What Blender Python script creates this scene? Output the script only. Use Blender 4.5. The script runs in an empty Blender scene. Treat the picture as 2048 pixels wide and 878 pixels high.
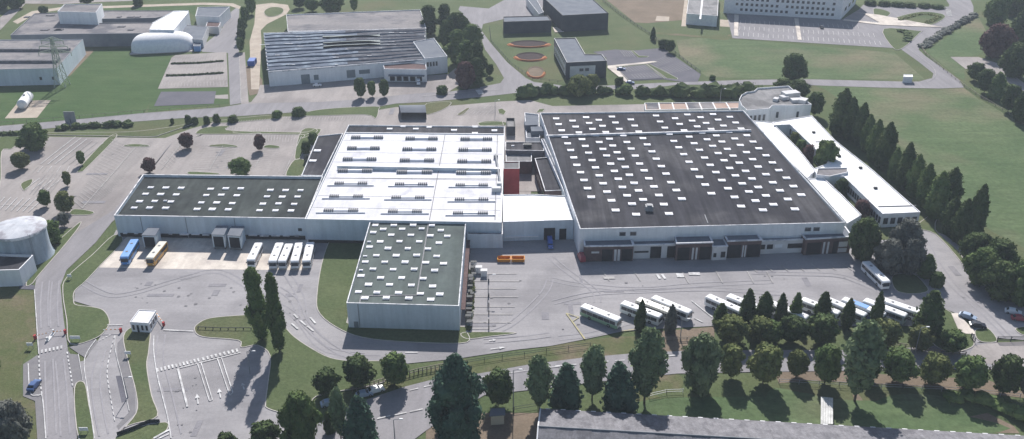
import bpy, math, random
import numpy as np
from mathutils import Vector, noise
R = math.radians
random.seed(7)
SC = bpy.context.scene
COL = SC.collection
# ------------------------------------------------------------------ camera, sky, sun
CH = 138.0; F = 1824.0; TH = math.atan(929.0/F)          # height, focal length in photo pixels, pitch
cd = bpy.data.cameras.new('camera'); cam = bpy.data.objects.new('camera', cd); COL.objects.link(cam)
cd.sensor_width = 36; cd.lens = F/2048*36; cd.clip_start = 1; cd.clip_end = 6000
cam.location = (0, 0, CH); cam.rotation_euler = (math.pi/2-TH, 0, 0); SC.camera = cam
SUN_EL, SUN_AZ = R(38.5), R(1)
w = bpy.data.worlds.new('World'); SC.world = w; w.use_nodes = True
nt = w.node_tree; bg = nt.nodes['Background']; sky = nt.nodes.new('ShaderNodeTexSky')
sky.sky_type = 'NISHITA'; sky.sun_disc = False; sky.sun_elevation = SUN_EL; sky.sun_rotation = SUN_AZ
nt.links.new(sky.outputs[0], bg.inputs[0]); bg.inputs[1].default_value = 0.075
sl = bpy.data.lights.new('sun', 'SUN'); sl.energy = 4.8; sl.angle = R(0.6); sl.color = (1, .955, .91)
so = bpy.data.objects.new('sun', sl); COL.objects.link(so)
sv = Vector((math.sin(SUN_AZ)*math.cos(SUN_EL), math.cos(SUN_AZ)*math.cos(SUN_EL), math.sin(SUN_EL)))
so.rotation_euler = sv.to_track_quat('Z', 'Y').to_euler(); so.location = (0, 300, 200)
vs = SC.view_settings; vs.view_transform = 'Standard'; vs.look = 'None'; vs.gamma = 1; vs.exposure = 0.66; vs.use_curve_mapping = False
SC.render.engine = 'CYCLES'
# ------------------------------------------------------------------ surveying helpers
VW = dict(N=(0,0,1), Z1=(0,0,3.135), Z2=(480,0,3.136), Z3=(960,0,3.136), Z4=(1440,0,3.136),
          Y1=(0,230,2.51), Y2=(380,230,2.51), Y3=(760,200,2.439), Y4=(1100,200,2.439), Y5=(1460,150,2.509), Y6=(1700,250,2.509),
          X1=(0,540,2.5975), X2=(360,520,2.4525), X3=(640,400,2.926), X4=(740,620,3.402), X5=(1100,440,3.376),
          X6=(1100,640,3.69), X7=(1520,440,3.136), X8=(1540,620,3.4035))
CT, ST = math.cos(TH), math.sin(TH)
def nat(v, x, y):
    a, b, s = VW[v]; return a+x/s, b+y/s
def un(px, py, h=0.0):
    x, y = px-1024, py-439
    d = (x, F*CT-y*ST, -F*ST-y*CT); k = (h-CH)/d[2]
    return Vector((d[0]*k, d[1]*k, h))
def P(v, x, y, h=0.0): return un(*nat(v, x, y), h)
def pts(s): return [tuple(float(c) for c in p.split(',')) for p in s.split()]
def W(v, s, h=0.0): return [P(v, x, y, h) for x, y in pts(s)]
def hh(v, yt, yb):
    "height of a point seen at row yt standing above the ground point at row yb"
    yt = nat(v, 0, yt)[1]-439; Yb = P(v, 0, yb).y
    return CH + Yb*(-F*ST-yt*CT)/(F*CT-yt*ST)
def mpp(v, y):   # metres per view pixel at ground row y
    return (P(v, 1001, y)-P(v, 1000, y)).length
def smooth(p, n=5, closed=True):
    out = []; L = len(p)
    for i in range(L if closed else L-1):
        p0, p1 = p[(i-1) % L if closed else max(i-1, 0)], p[i]
        p2, p3 = p[(i+1) % L], p[(i+2) % L if closed else min(i+2, L-1)]
        for k in range(n):
            t = k/n
            out.append(.5*((2*p1)+(p2-p0)*t+(2*p0-5*p1+4*p2-p3)*t*t+(3*p1-p0-3*p2+p3)*t**3))
    if not closed: out.append(p[-1])
    return out
def area(p): return .5*sum(p[i-1].x*p[i].y-p[i].x*p[i-1].y for i in range(len(p)))
def ccw(p): return list(p) if area(p) > 0 else list(reversed(p))
def inset(p, d):
    out = []; n = len(p)
    for i in range(n):
        a, b, c = p[i-1], p[i], p[(i+1) % n]
        e1 = Vector((b.x-a.x, b.y-a.y)); e2 = Vector((c.x-b.x, c.y-b.y))
        if e1.length < 1e-6 or e2.length < 1e-6: out.append(b.copy()); continue
        e1.normalize(); e2.normalize()
        n1 = Vector((-e1.y, e1.x)); n2 = Vector((-e2.y, e2.x)); m = n1+n2
        if m.length < .2: m = n1
        m.normalize(); k = d/max(m.dot(n1), .4)
        out.append(Vector((b.x+m.x*k, b.y+m.y*k, b.z)))
    return out
# ------------------------------------------------------------------ object helpers
def tag(o, label=None, cat=None, group=None, kind=None):
    if label: o['label'] = label
    if cat: o['category'] = cat
    if group: o['group'] = group
    if kind: o['kind'] = kind
    return o
def thing(name, label, cat, loc, group=None, rz=0):
    o = bpy.data.objects.new(name, None); COL.objects.link(o); o.location = loc; o.rotation_euler = (0, 0, rz)
    o.empty_display_size = .5
    return tag(o, label, cat, group)
def org(o):
    v = Vector((0, 0, 0))
    while o is not None: v += Vector(o.location); o = o.parent
    return v
class MB:
    def __init__(s): s.v = []; s.f = []; s.m = []
    def poly(s, p, m=0):
        b = len(s.v); s.v += [tuple(q) for q in p]; s.f.append(tuple(range(b, b+len(p)))); s.m.append(m)
    def prism(s, p, z0, z1, m=0, top=True, bottom=False, mt=None):
        p = ccw(p); n = len(p); b = len(s.v)
        s.v += [(q.x, q.y, z0) for q in p]+[(q.x, q.y, z1) for q in p]
        for i in range(n):
            j = (i+1) % n; s.f.append((b+i, b+j, b+n+j, b+n+i)); s.m.append(m)
        if top: s.f.append(tuple(range(b+n, b+2*n))); s.m.append(m if mt is None else mt)
        if bottom: s.f.append(tuple(reversed(range(b, b+n)))); s.m.append(m)
    def ring(s, p, d, z0, z1, m=0):
        p = ccw(p); q = inset(p, d); n = len(p); b = len(s.v)
        for z in (z0, z1): s.v += [(a.x, a.y, z) for a in p]+[(a.x, a.y, z) for a in q]
        for i in range(n):
            j = (i+1) % n; o0, i0, o1, i1 = b, b+n, b+2*n, b+3*n
            s.f += [(o0+i, o0+j, o1+j, o1+i), (i0+j, i0+i, i1+i, i1+j), (o1+i, o1+j, i1+j, i1+i)]; s.m += [m]*3
    def box(s, c, d, m=0, rz=0, taper=1, ty=None):
        ty = taper if ty is None else ty
        x, y, z = c; a, b_, h = d[0]/2, d[1]/2, d[2]; cs, sn = math.cos(rz), math.sin(rz); b = len(s.v)
        for zz, t, u in ((z, 1, 1), (z+h, taper, ty)):
            for i, j in ((-1, -1), (1, -1), (1, 1), (-1, 1)):
                px, py = i*a*t, j*b_*u; s.v.append((x+px*cs-py*sn, y+px*sn+py*cs, zz))
        for f in ((0, 3, 2, 1), (4, 5, 6, 7), (0, 1, 5, 4), (1, 2, 6, 5), (2, 3, 7, 6), (3, 0, 4, 7)):
            s.f.append(tuple(b+k for k in f)); s.m.append(m)
    def tube(s, a, c, r0, r1=None, n=8, m=0, caps=True):
        a, c = Vector(a), Vector(c); r1 = r0 if r1 is None else r1
        d = (c-a).normalized(); u = d.orthogonal().normalized(); w_ = d.cross(u); b = len(s.v)
        for q, r in ((a, r0), (c, r1)):
            for k in range(n):
                t = 2*math.pi*k/n; s.v.append(tuple(q+u*(r*math.cos(t))+w_*(r*math.sin(t))))
        for k in range(n):
            j = (k+1) % n; s.f.append((b+k, b+j, b+n+j, b+n+k)); s.m.append(m)
        if caps:
            s.f.append(tuple(reversed(range(b, b+n)))); s.f.append(tuple(range(b+n, b+2*n))); s.m += [m, m]
    def lathe(s, c, prof, n=24, m=0, sx=1, sy=1, a0=0, a1=None):
        b = len(s.v); full = a1 is None; a1 = 2*math.pi if full else a1; nn = n if full else n+1
        for r, z in prof:
            for k in range(nn):
                t = a0+(a1-a0)*k/n; s.v.append((c[0]+r*sx*math.cos(t), c[1]+r*sy*math.sin(t), c[2]+z))
        for i in range(len(prof)-1):
            for k in range(n):
                j = (k+1) % nn; s.f.append((b+i*nn+k, b+i*nn+j, b+(i+1)*nn+j, b+(i+1)*nn+k)); s.m.append(m)
    def data(s, name, mats, o=Vector((0, 0, 0)), smooth=False):
        me = bpy.data.meshes.new(name)
        me.from_pydata([(x-o.x, y-o.y, z-o.z) for x, y, z in s.v], [], s.f)
        for m in (mats if isinstance(mats, (list, tuple)) else [mats]): me.materials.append(m)
        me.polygons.foreach_set('material_index', s.m)
        if smooth: me.polygons.foreach_set('use_smooth', [True]*len(s.f))
        me.update(); return me
    def build(s, name, mats, parent=None, smooth=False, loc=None):
        o0 = org(parent) if parent is not None else (Vector(loc) if loc is not None else Vector((0, 0, 0)))
        me = s.data(name, mats, o0, smooth); o = bpy.data.objects.new(name, me); COL.objects.link(o)
        if parent is not None: o.parent = parent
        elif loc is not None: o.location = loc
        return o
def place(name, me, parent, world, rz=0, sc=None):
    o = bpy.data.objects.new(name, me); COL.objects.link(o); o.parent = parent
    o.location = Vector(world)-org(parent); o.rotation_euler = (0, 0, rz)
    if sc: o.scale = sc
    return o
# ------------------------------------------------------------------ materials
def srgb(r, g, b):
    f = lambda c: (c/255/12.92 if c/255 <= .04045 else ((c/255+.055)/1.055)**2.4)
    return (f(r), f(g), f(b), 1)
def mat(name, c1, c2=None, scale=.2, c3=None, scale3=.03, rough=.85, fine=0.0, fscale=3, stretch=None, metal=0, spec=.04, rand=0.0, bump=0, streak=0, sdir=(.5,.025,1), coord='pos', th=(.35, .65), th3=(.5, .62)):
    m = bpy.data.materials.new(name); m.use_nodes = True; t = m.node_tree; N = t.nodes; L = t.links
    bs = N['Principled BSDF']; bs.inputs['Roughness'].default_value = rough; bs.inputs['Metallic'].default_value = metal
    bs.inputs['Specular IOR Level'].default_value = spec
    c1 = tuple(c1[:3])+(1,)
    if c2 is None and not fine and not rand:
        bs.inputs['Base Color'].default_value = c1; return m
    if coord == 'pos': g = N.new('ShaderNodeNewGeometry').outputs['Position']
    else: g = N.new('ShaderNodeTexCoord').outputs['Object']
    if stretch:
        mp = N.new('ShaderNodeMapping'); mp.inputs['Scale'].default_value = stretch; L.new(g, mp.inputs[0]); gs = mp.outputs[0]
    else: gs = g
    def nz(sc, det=5, src=gs, ro=.6):
        n = N.new('ShaderNodeTexNoise'); n.inputs['Scale'].default_value = sc; n.inputs['Detail'].default_value = det
        n.inputs['Roughness'].default_value = ro; L.new(src, n.inputs['Vector']); return n.outputs[0]
    def ramp(src, a, b):
        r = N.new('ShaderNodeMapRange'); r.inputs[1].default_value = a; r.inputs[2].default_value = b; L.new(src, r.inputs[0]); return r.outputs[0]
    def mix(f, a, b, mode='MIX'):
        x = N.new('ShaderNodeMix'); x.data_type = 'RGBA'; x.blend_type = mode
        if isinstance(f, float): x.inputs[0].default_value = f
        else: L.new(f, x.inputs[0])
        for i, q in ((6, a), (7, b)):
            if isinstance(q, tuple): x.inputs[i].default_value = q
            else: L.new(q, x.inputs[i])
        return x.outputs[2]
    cur = c1
    if c2 is not None: cur = mix(ramp(nz(scale), *th), c1, tuple(c2[:3])+(1,))
    if c3 is not None: cur = mix(ramp(nz(scale3, 3, g), *th3), cur, tuple(c3[:3])+(1,))
    if fine:
        r = N.new('ShaderNodeMapRange'); r.inputs[1].default_value = .25; r.inputs[2].default_value = .75
        r.inputs[3].default_value = 1-fine; r.inputs[4].default_value = 1+fine; L.new(nz(fscale, 4, g, .7), r.inputs[0])
        cb = N.new('ShaderNodeCombineColor')
        for i in range(3): L.new(r.outputs[0], cb.inputs[i])
        cur = mix(1.0, cur, cb.outputs[0], 'MULTIPLY')
    if streak:
        mp = N.new('ShaderNodeMapping'); mp.inputs['Scale'].default_value = sdir; L.new(g, mp.inputs[0]); r = N.new('ShaderNodeMapRange'); r.inputs[1].default_value = .35; r.inputs[2].default_value = .65
        r.inputs[3].default_value = 1-streak; r.inputs[4].default_value = 1+streak*.6; L.new(nz(1.0, 4, mp.outputs[0], .65), r.inputs[0]); cb = N.new('ShaderNodeCombineColor')
        for i in range(3): L.new(r.outputs[0], cb.inputs[i])
        cur = mix(1.0, cur, cb.outputs[0], 'MULTIPLY')
    if rand:
        oi = N.new('ShaderNodeObjectInfo'); r = N.new('ShaderNodeMapRange'); r.inputs[3].default_value = 1-rand; r.inputs[4].default_value = 1+rand
        L.new(oi.outputs['Random'], r.inputs[0]); cb = N.new('ShaderNodeCombineColor')
        for i in range(3): L.new(r.outputs[0], cb.inputs[i])
        cur = mix(1.0, cur, cb.outputs[0], 'MULTIPLY')
    if isinstance(cur, tuple): bs.inputs['Base Color'].default_value = cur
    else: L.new(cur, bs.inputs['Base Color'])
    if bump:
        b = N.new('ShaderNodeBump'); b.inputs['Strength'].default_value = bump; b.inputs['Distance'].default_value = .3
        L.new(nz(fscale, 4, g, .7), b.inputs['Height']); L.new(b.outputs[0], bs.inputs['Normal'])
    return m
M = {}
M['grass'] = mat('grass', (.068,.094,.042), (.094,.116,.056), .05, (.112,.108,.060), .018, fine=.28, fscale=1.2, th3=(.54,.72), bump=.5)
M['field'] = mat('field_grass', (.070,.108,.050), (.098,.134,.066), .035, (.165,.152,.100), .012, fine=.28, fscale=.6, th3=(.50,.64), bump=.5, streak=0.12, sdir=(.05,.25,1))
M['lawn'] = mat('lawn', (.050,.090,.034), (.068,.106,.044), .06, fine=.2, fscale=1.0, bump=.4, streak=0.13, sdir=(.05,.3,1))
M['dry'] = mat('dry_grass', (.080,.098,.042), (.112,.112,.060), .09, (.148,.124,.084), .06, fine=.25, fscale=1.3, bump=.5)
M['scrub'] = mat('scrub', (.032,.045,.024), (.070,.080,.045), .25, fine=.35, fscale=1.0, bump=.8)
M['soil'] = mat('bare_soil', (.150,.120,.090), (.190,.150,.115), .1, fine=.25, fscale=1.5)
M['sand'] = mat('sandy_gravel', (.34,.29,.245), (.42,.37,.31), .2, fine=.15, fscale=1.5)
M['asphalt'] = mat('worn_asphalt', (.262,.254,.264), (.310,.300,.308), .06, (.230,.223,.232), .035, fine=.10, fscale=1.2, stretch=(.35,1,1), streak=0.07, sdir=(.03,.35,1))
M['lot'] = mat('pale_asphalt', (.262,.244,.238), (.318,.292,.282), .07, (.230,.212,.208), .03, fine=.12, fscale=1.0, stretch=(1,.4,1), streak=0.09, sdir=(.3,.05,1))
M['road'] = mat('road_asphalt', (.215,.208,.220), (.255,.246,.258), .08, fine=.10, fscale=1.4, stretch=(1,.3,1), streak=0.1, sdir=(.4,.05,1))
M['dark_asphalt'] = mat('dark_asphalt', (.105,.105,.125), (.130,.128,.148), .1, fine=.12, fscale=1.0)
M['concrete'] = mat('concrete_apron', (.52,.47,.42), (.62,.57,.51), .12, (.42,.38,.35), .08, fine=.10, fscale=1.0, streak=0.1, sdir=(.5,.06,1))
M['path'] = mat('footpath', (.17,.165,.175), (.20,.195,.20), .3, fine=.1)
M['kerb'] = mat('kerb_stone', (.36,.34,.33), (.46,.43,.40), .4)
M['paint'] = mat('road_paint', (.62,.62,.62), (.36,.355,.36), .5, fine=.15)
M['faint'] = mat('worn_paint', (.40,.39,.38), (.27,.26,.26), .35, fine=.1)
M['yellow_paint'] = mat('yellow_paint', (.45,.40,.22), (.33,.31,.22), .4)
M['white_wall'] = mat('white_cladding', (.68,.70,.73), (.76,.78,.80), .3, fine=.05, fscale=1.0, stretch=(1,1,.15), streak=0.06, sdir=(.8,.8,.06))
M['blue_wall'] = mat('pale_blue_cladding', (.52,.59,.64), (.60,.66,.71), .15, fine=.06, fscale=1.0, stretch=(1,1,.1), streak=0.07, sdir=(.6,.6,.05))
M['pale_wall'] = mat('off_white_render', (.62,.62,.62), (.52,.52,.53), .25, fine=.06)
M['dark_wall'] = mat('dark_cladding', (.055,.060,.075), (.075,.080,.095), .3, fine=.1)
M['brick'] = mat('brown_brick', (.10,.072,.072), (.14,.095,.092), .6, fine=.25, fscale=3)
M['red'] = mat('red_cladding', (.38,.065,.07), (.30,.05,.055), .5)
M['dark_roof'] = mat('dark_felt_roof', (.034,.034,.043), (.050,.050,.058), .06, (.074,.073,.080), .04, fine=.15, fscale=.8, stretch=(1,.4,1), streak=0.35)
M['green_roof'] = mat('green_grey_roof', (.092,.112,.108), (.112,.134,.128), .07, (.078,.092,.092), .05, fine=.12, fscale=1.0, streak=0.16, sdir=(.3,.04,1))
M['black_roof'] = mat('black_green_roof', (.044,.052,.052), (.066,.076,.073), .06, (.036,.041,.043), .05, fine=.14, fscale=.8, streak=0.28, sdir=(.35,.06,1))
M['white_roof'] = mat('white_membrane', (.58,.58,.61), (.67,.67,.70), .12, (.48,.48,.52), .09, fine=.06, fscale=.7, th3=(.55,.7), streak=0.13, sdir=(.25,.03,1))
M['bright_roof'] = mat('bright_white_roof', (.88,.88,.88), (.84,.84,.84), .12, streak=0.05)
M['grey_roof'] = mat('grey_gravel_roof', (.20,.20,.205), (.27,.265,.27), .12, (.15,.15,.155), .08, fine=.18, fscale=1.0, streak=0.15)
M['old_roof'] = mat('old_stained_roof', (.17,.165,.175), (.25,.235,.235), .10, (.12,.12,.135), .06, fine=.2, fscale=.7, stretch=(.3,1,1))
M['slate'] = mat('blue_grey_sheet', (.13,.145,.175), (.17,.185,.21), .2, fine=.1)
M['fibre'] = mat('fibre_cement', (.165,.163,.175), (.21,.206,.22), .5, (.14,.138,.15), .3, fine=.25, fscale=2.2, streak=0.18, sdir=(1.2,.15,1))
M['coping'] = mat('white_coping', (.70,.70,.72), (.38,.39,.42), .35, fine=.1, fscale=1.5, th=(.5,.62))
M['white'] = mat('white_paint', (.80,.80,.80), (.70,.70,.72), .8)
M['skylight'] = mat('skylight_dome', (.80,.80,.82), (.66,.66,.70), .25, rough=.5)
M['louvre'] = mat('louvre_grey', (.20,.20,.21), (.27,.27,.28), 2)
M['metal'] = mat('grey_metal', (.22,.23,.25), (.28,.29,.31), .5, rough=.6, spec=.2)
M['dark_metal'] = mat('dark_metal', (.05,.055,.06), None, rough=.5)
M['glass'] = mat('dark_glass', (.020,.028,.040), (.035,.045,.06), 1.0, rough=.15, spec=.6)
M['dark'] = mat('dark_opening', (.018,.020,.026), (.03,.032,.04), .8)
M['door_grey'] = mat('grey_shutter', (.16,.19,.21), (.20,.23,.25), .8)
M['tyre'] = mat('tyre_rubber', (.02,.02,.02))
M['rim'] = mat('wheel_rim', (.35,.35,.36), None, rough=.4, metal=.7)
M['headlamp'] = mat('headlamp', (.75,.75,.72), None, rough=.2)
M['tail'] = mat('tail_lamp', (.35,.02,.02), None, rough=.3)
M['bark'] = mat('bark', (.075,.060,.048), (.11,.09,.075), 2)
M['wood'] = mat('weathered_wood', (.22,.19,.16), (.30,.27,.23), 1)
M['orange'] = mat('orange_paint', (.62,.27,.05), (.55,.22,.04), .6)
M['tan'] = mat('tan_screed', (.33,.24,.20), (.38,.29,.25), .2)
M['rubble'] = mat('dark_liner', (.040,.030,.032), (.060,.045,.045), .5)
M['orange_soil'] = mat('orange_clay', (.40,.17,.085), (.33,.15,.08), .4, fine=.2)
def paint(name, c, rough=.35): return mat(name, c, None, rough=rough, spec=.5)
M['bus_white'] = mat('bus_white', (.80,.80,.80), (.72,.73,.75), .6, rough=.4)
M['bus_cream'] = paint('bus_cream', (.62,.60,.52)); M['bus_grey'] = paint('bus_grey', (.42,.46,.52))
M['bus_blue'] = paint('bus_blue', (.06,.24,.58)); M['bus_yellow'] = paint('bus_yellow', (.55,.29,.05)); M['bus_lemon'] = paint('bus_lemon', (.80,.66,.08))
M['bus_green'] = paint('bus_green', (.30,.46,.30)); M['sky_blue'] = paint('bus_sky_blue', (.16,.32,.62))
M['car_blue'] = paint('car_blue', (.05,.10,.24)); M['car_black'] = paint('car_black', (.02,.025,.04)); M['car_silver'] = paint('car_silver', (.30,.38,.50))
M['car_white'] = paint('car_white', (.75,.76,.78)); M['car_red'] = paint('car_red', (.32,.05,.07)); M['van_blue'] = paint('van_blue', (.03,.10,.38))
def leaf(name, a, b, c):
    a, b, c = (tuple(q*(2.15 if name in ('leaf_dark', 'leaf_mid', 'leaf_blue', 'leaf_red') else 1.7) for q in k) for k in (a, b, c))
    m = mat(name, a, b, .55, c, .25, rough=.9, fine=.18, fscale=1.2, spec=.08, rand=.16, th3=(.45, .68), coord='obj')
    t = m.node_tree; bs = t.nodes['Principled BSDF']; tr = t.nodes.new('ShaderNodeBsdfTranslucent'); mx = t.nodes.new('ShaderNodeMixShader'); mx.inputs[0].default_value = .15
    t.links.new(bs.inputs['Base Color'].links[0].from_socket, tr.inputs[0]); t.links.new(bs.outputs[0], mx.inputs[1]); t.links.new(tr.outputs[0], mx.inputs[2]); t.links.new(mx.outputs[0], t.nodes['Material Output'].inputs[0])
    return m
M['leaf_dark'] = leaf('leaf_dark', (.024,.038,.016), (.036,.052,.020), (.046,.060,.024))
M['leaf_mid'] = leaf('leaf_mid', (.034,.055,.020), (.050,.074,.026), (.068,.088,.032))
M['leaf_olive'] = leaf('leaf_olive', (.060,.072,.030), (.082,.094,.038), (.110,.112,.048))
M['leaf_gold'] = leaf('leaf_gold', (.052,.068,.026), (.076,.090,.034), (.108,.116,.044))
M['leaf_poplar'] = leaf('leaf_poplar', (.062,.088,.046), (.084,.112,.058), (.106,.136,.074))
M['leaf_blue'] = leaf('leaf_blue', (.020,.040,.028), (.030,.054,.036), (.040,.066,.044))
M['leaf_red'] = leaf('leaf_red', (.040,.024,.026), (.056,.032,.032), (.070,.045,.040))
M['leaf_grey'] = leaf('leaf_grey', (.060,.066,.060), (.085,.090,.080), (.108,.110,.098))
# ------------------------------------------------------------------ air
hm = bpy.data.materials.new('haze'); hm.use_nodes = True; ht = hm.node_tree
for n_ in list(ht.nodes):
    if n_.type == 'BSDF_PRINCIPLED': ht.nodes.remove(n_)
pv = ht.nodes.new('ShaderNodeVolumePrincipled'); pv.inputs['Color'].default_value = (.76, .86, 1, 1); pv.inputs['Density'].default_value = .00017; pv.inputs['Anisotropy'].default_value = .1
ht.links.new(pv.outputs[0], ht.nodes['Material Output'].inputs['Volume'])
b = MB(); b.prism([Vector((-2600,-500,0)), Vector((2600,-500,0)), Vector((2600,4600,0)), Vector((-2600,4600,0))], -2.5, 150, 0, True, True)
tag(b.build('haze', hm), 'thin pale blue haze over the whole site', 'haze', kind='stuff')
# ------------------------------------------------------------------ the ground and its surfaces
def sheet(name, polys, m, z, sm=0):
    b = MB()
    for k, (v, s) in enumerate(polys):
        p = W(v, s, z+k*.0007); p = smooth(p, 4) if sm else p; b.poly(ccw(p))
    return tag(b.build(name, M[m]), kind='structure')
g = MB(); g.poly([Vector((-2500,-400,0)), Vector((2500,-400,0)), Vector((2500,4500,0)), Vector((-2500,4500,0))])
tag(g.build('ground', M['grass']), kind='structure')
sheet('field', [('Z4','590,536 1000,552 1380,560 1530,552 1620,620 1900,780 2400,1150 2400,1800 1700,1450 1480,1240 1250,1010 860,700 660,560'),
                ('Z3','1230,250 1400,235 1640,250 2600,330 2800,505 2640,500 2000,496 1630,492 1420,480 1260,360'),
                ('Z4','1290,320 1620,100 1700,260 1620,350 1440,352 1530,430 1540,520')], 'field', .02)
sheet('lawn', [('Z1','380,478 545,318 820,300 1080,350 1050,440 905,708 500,745 0,785 0,545 365,525'),
               ('Z1','965,555 1425,545 1435,650 925,705'),
               ('Z1','650,45 1230,35 1220,100 1180,65 640,66'),
               ('Y2','612,850 650,710 840,705 845,880 800,1040 700,960 625,880')], 'lawn', .02)
sheet('dry_verge', [('X4','0,460 250,430 700,350 1080,300 1565,200 1565,330 1440,325 1080,370 700,440 400,480 240,520 0,560'),
                    ('X6','0,190 630,120 630,250 0,300'),('X6','600,430 940,395 960,520 760,540 640,600'),
                    ('X1','0,100 175,105 190,330 160,420 110,500 115,640 180,690 190,878 60,878 0,700'),
                    ('X6','640,560 760,540 940,680 700,690')], 'dry', .035, 1)
sheet('meadow', [('X6','640,610 1000,570 1845,570 2200,590 2600,620 3400,800 2600,860 1845,760 720,700'),('X8','0,540 200,560 340,600 330,760 0,745'),('X8','760,600 1000,570 1260,620 1330,800 760,790 700,700'),], 'field', .05, 1)
sheet('bare_soil', [('Z3','770,-20 1310,-20 1270,125 1050,145 970,140'),
                    ('X8','30,420 260,400 640,430 1000,450 1460,470 1740,560 1740,600 1400,560 1000,520 640,500 260,480 60,500'),
                    ('X8','1290,740 1480,700 1660,790 1700,840 1330,830'),
                    ('X8','560,570 600,570 760,790 640,790'),
                    ('X5','620,760 1110,720 1110,900 800,900 640,870'),
                    ('X4','380,760 560,700 1150,700 1150,900 700,960 380,900'),
                    ('Z2','20,430 60,400 140,500 140,580 60,600'),
                    ('Y2','525,210 550,170 640,110 610,180 590,240'),
                    ('Z1','535,318 582,312 586,322 440,474 425,478')], 'soil', .045)
sheet('gravel_path', [('Z2','100,30 200,18 300,30 312,60 290,90 170,150 130,190 135,260 120,560 70,560 60,260 90,150'),
                      ('Z2','125,600 300,610 300,640 130,642'),('Z1','30,742 120,632 320,627 232,738'),
                      ('Z1','80,135 200,70 400,42 700,36 1280,16 1460,20 1510,40 1500,58 1440,36 1270,30 700,50 400,58 230,85 110,150'),
                      ('Z3','1100,130 1108,100 1188,105 1185,132'),('Z4','0,122 80,128 80,170 0,165'),
                      ('Z3','1262,165 1285,-20 1305,-20 1292,165')], 'sand', .06)
sheet('field_track', [('Z3','1090,200 1300,215 1540,240 1540,232 1560,215 1580,215 1560,248 1530,252 1300,228 1100,212')], 'dry', .06)
ms = 'N'
sheet('avenue', [('N','-60,258 0,252 160,238 287,226 440,215 478,209 521,200 640,196 720,194 830,187 898,183 960,176 1001,171 1020,160 1052,156 1068,164 1135,172 1215,171 1311,166 1480,160 1599,158 1807,163 1838,163 1864,156 1867,147 1838,124 1803,99 1803,92 1838,64 1870,45 1893,19 1899,10 1886,-10 1937,-10 1947,13 1947,29 1886,61 1842,89 1837,99 1851,112 1918,159 1928,175 1880,177 1759,175 1612,170 1480,170 1355,169 1291,178 1135,179 1040,185 960,194 853,204 792,207 751,214 611,223 480,232 367,236 217,247 105,256 0,266 -60,272'),
                 ('N','960,190 960,174 1001,166 1008,156 992,128 970,99 958,64 917,19 920,12 977,17 1008,0 1010,-20 1080,-20 1095,8 1068,32 1008,38 966,48 963,61 979,83 1014,124 1052,156 1052,172'),
                 ('N','456,105 460,210 484,206 480,105'), ('Z1','1480,50 1440,80 1380,200 1250,300 1270,325 1430,332 1498,332 1500,56')], 'road', .08)
sheet('verge_road', [('Z1','150,-10 860,-10 840,5 640,12 400,25 160,22 0,190 0,110'), ('Z1','1502,330 1535,328 1560,650 1512,652'),
                     ('Z4','1445,357 1620,357 1750,400 1907,520 1990,600 1990,680 1907,575 1780,500 1640,425 1540,432')], 'lot', .09)
sheet('factory_yard', [('N','499,208 515,188 520,170 897,148 912,135 922,168 898,183 830,187 700,200 640,204 521,206')], 'lot', .10)
sheet('car_park', [('N','-60,330 0,303 45,273 330,276 380,258 430,244 520,234 611,232 745,222 792,214 870,214 1000,203 1060,200 1105,212 1500,204 1500,222 1080,228 1060,400 600,400 285,400 228,440 119,486 157,453 100,462 -60,470'),
                   ('Z1','1100,345 1420,325 1430,545 990,556 1075,362'), ('Z1','1350,597 1430,592 1432,620 1348,617')], 'lot', .11)
sheet('dark_car_park', [('Z1','1010,575 1355,572 1340,650 965,665'),
                        ('Z3','710,325 850,310 960,318 1150,300 1200,340 1385,465 1365,512 1270,514 1150,497 930,507 800,415 790,360')], 'dark_asphalt', .12)
sheet('office_car_park', [('Z4','40,84 770,120 870,60 900,28 1330,48 1440,40 1420,100 1300,180 1130,292 1085,301 78,239')], 'road', .12)
sheet('access_road', [('N','92,900 83,786 75,667 69,579 72,560 119,486 228,420 300,340 345,285 330,300 290,355 240,430 223,445 191,485 133,540 121,571 127,636 135,694 146,779 156,900')], 'road', .125)
yard = ('232,460 205,520 150,582 148,602 185,613 208,621 219,640 215,652 169,721 150,725 165,760 189,900 560,900 575,828 600,760 600,700 621,695 662,716 707,724 740,726 813,727 916,717 1034,699 1100,692 1171,678 1248,662 1283,659 1426,652 1600,652 1860,652 1880,612 '
        '1940,640 1935,690 1992,676 2048,680 2120,690 2120,640 2048,612 2000,575 1930,500 1890,470 1850,455 1825,465 1790,480 1700,480 1400,440 1160,440 1000,440 900,440 500,440')
sheet('bus_yard', [('N', yard)], 'asphalt', .13)
sheet('lay_by', [('X1','120,490 195,440 205,470 215,650 225,665 245,900 195,900 182,680 120,655'), ('X1','345,405 365,435 410,440 435,575 380,615 352,440'), ('X1','360,400 500,360 510,375 440,460 435,450 410,435'),
                 ('X1','610,380 640,345 665,470 700,640 705,745 615,830 605,810 668,740 660,650 610,500')], 'path', .14)
sheet('patched_tarmac', [('X1','602,550 630,548 665,680 632,688'), ('X1','100,75 180,78 180,102 100,98')], 'dark_asphalt', .15)
sheet('concrete_apron', [('Y1','585,655 640,610 1054,620 1054,776 475,765 500,725'), ('Y2','0,620 600,625 625,700 600,760 590,780 0,773')], 'concrete', .15)
sheet('lower_road', [('N','560,900 640,845 700,810 810,773 857,761 946,749 1057,729 1163,715.5 1271,706 1360,702 1500,700 1757,700 1940,686 2150,684 2150,742 1933,738 1500,744 1355,747 1262,756 1057,780 969,790 900,830 852,861 800,900')], 'road', .14)
sheet('gate_road', [('X7','1340,790 1440,770 1656,760 1800,765 1800,960 1300,880')], 'lot', .16)
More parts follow.
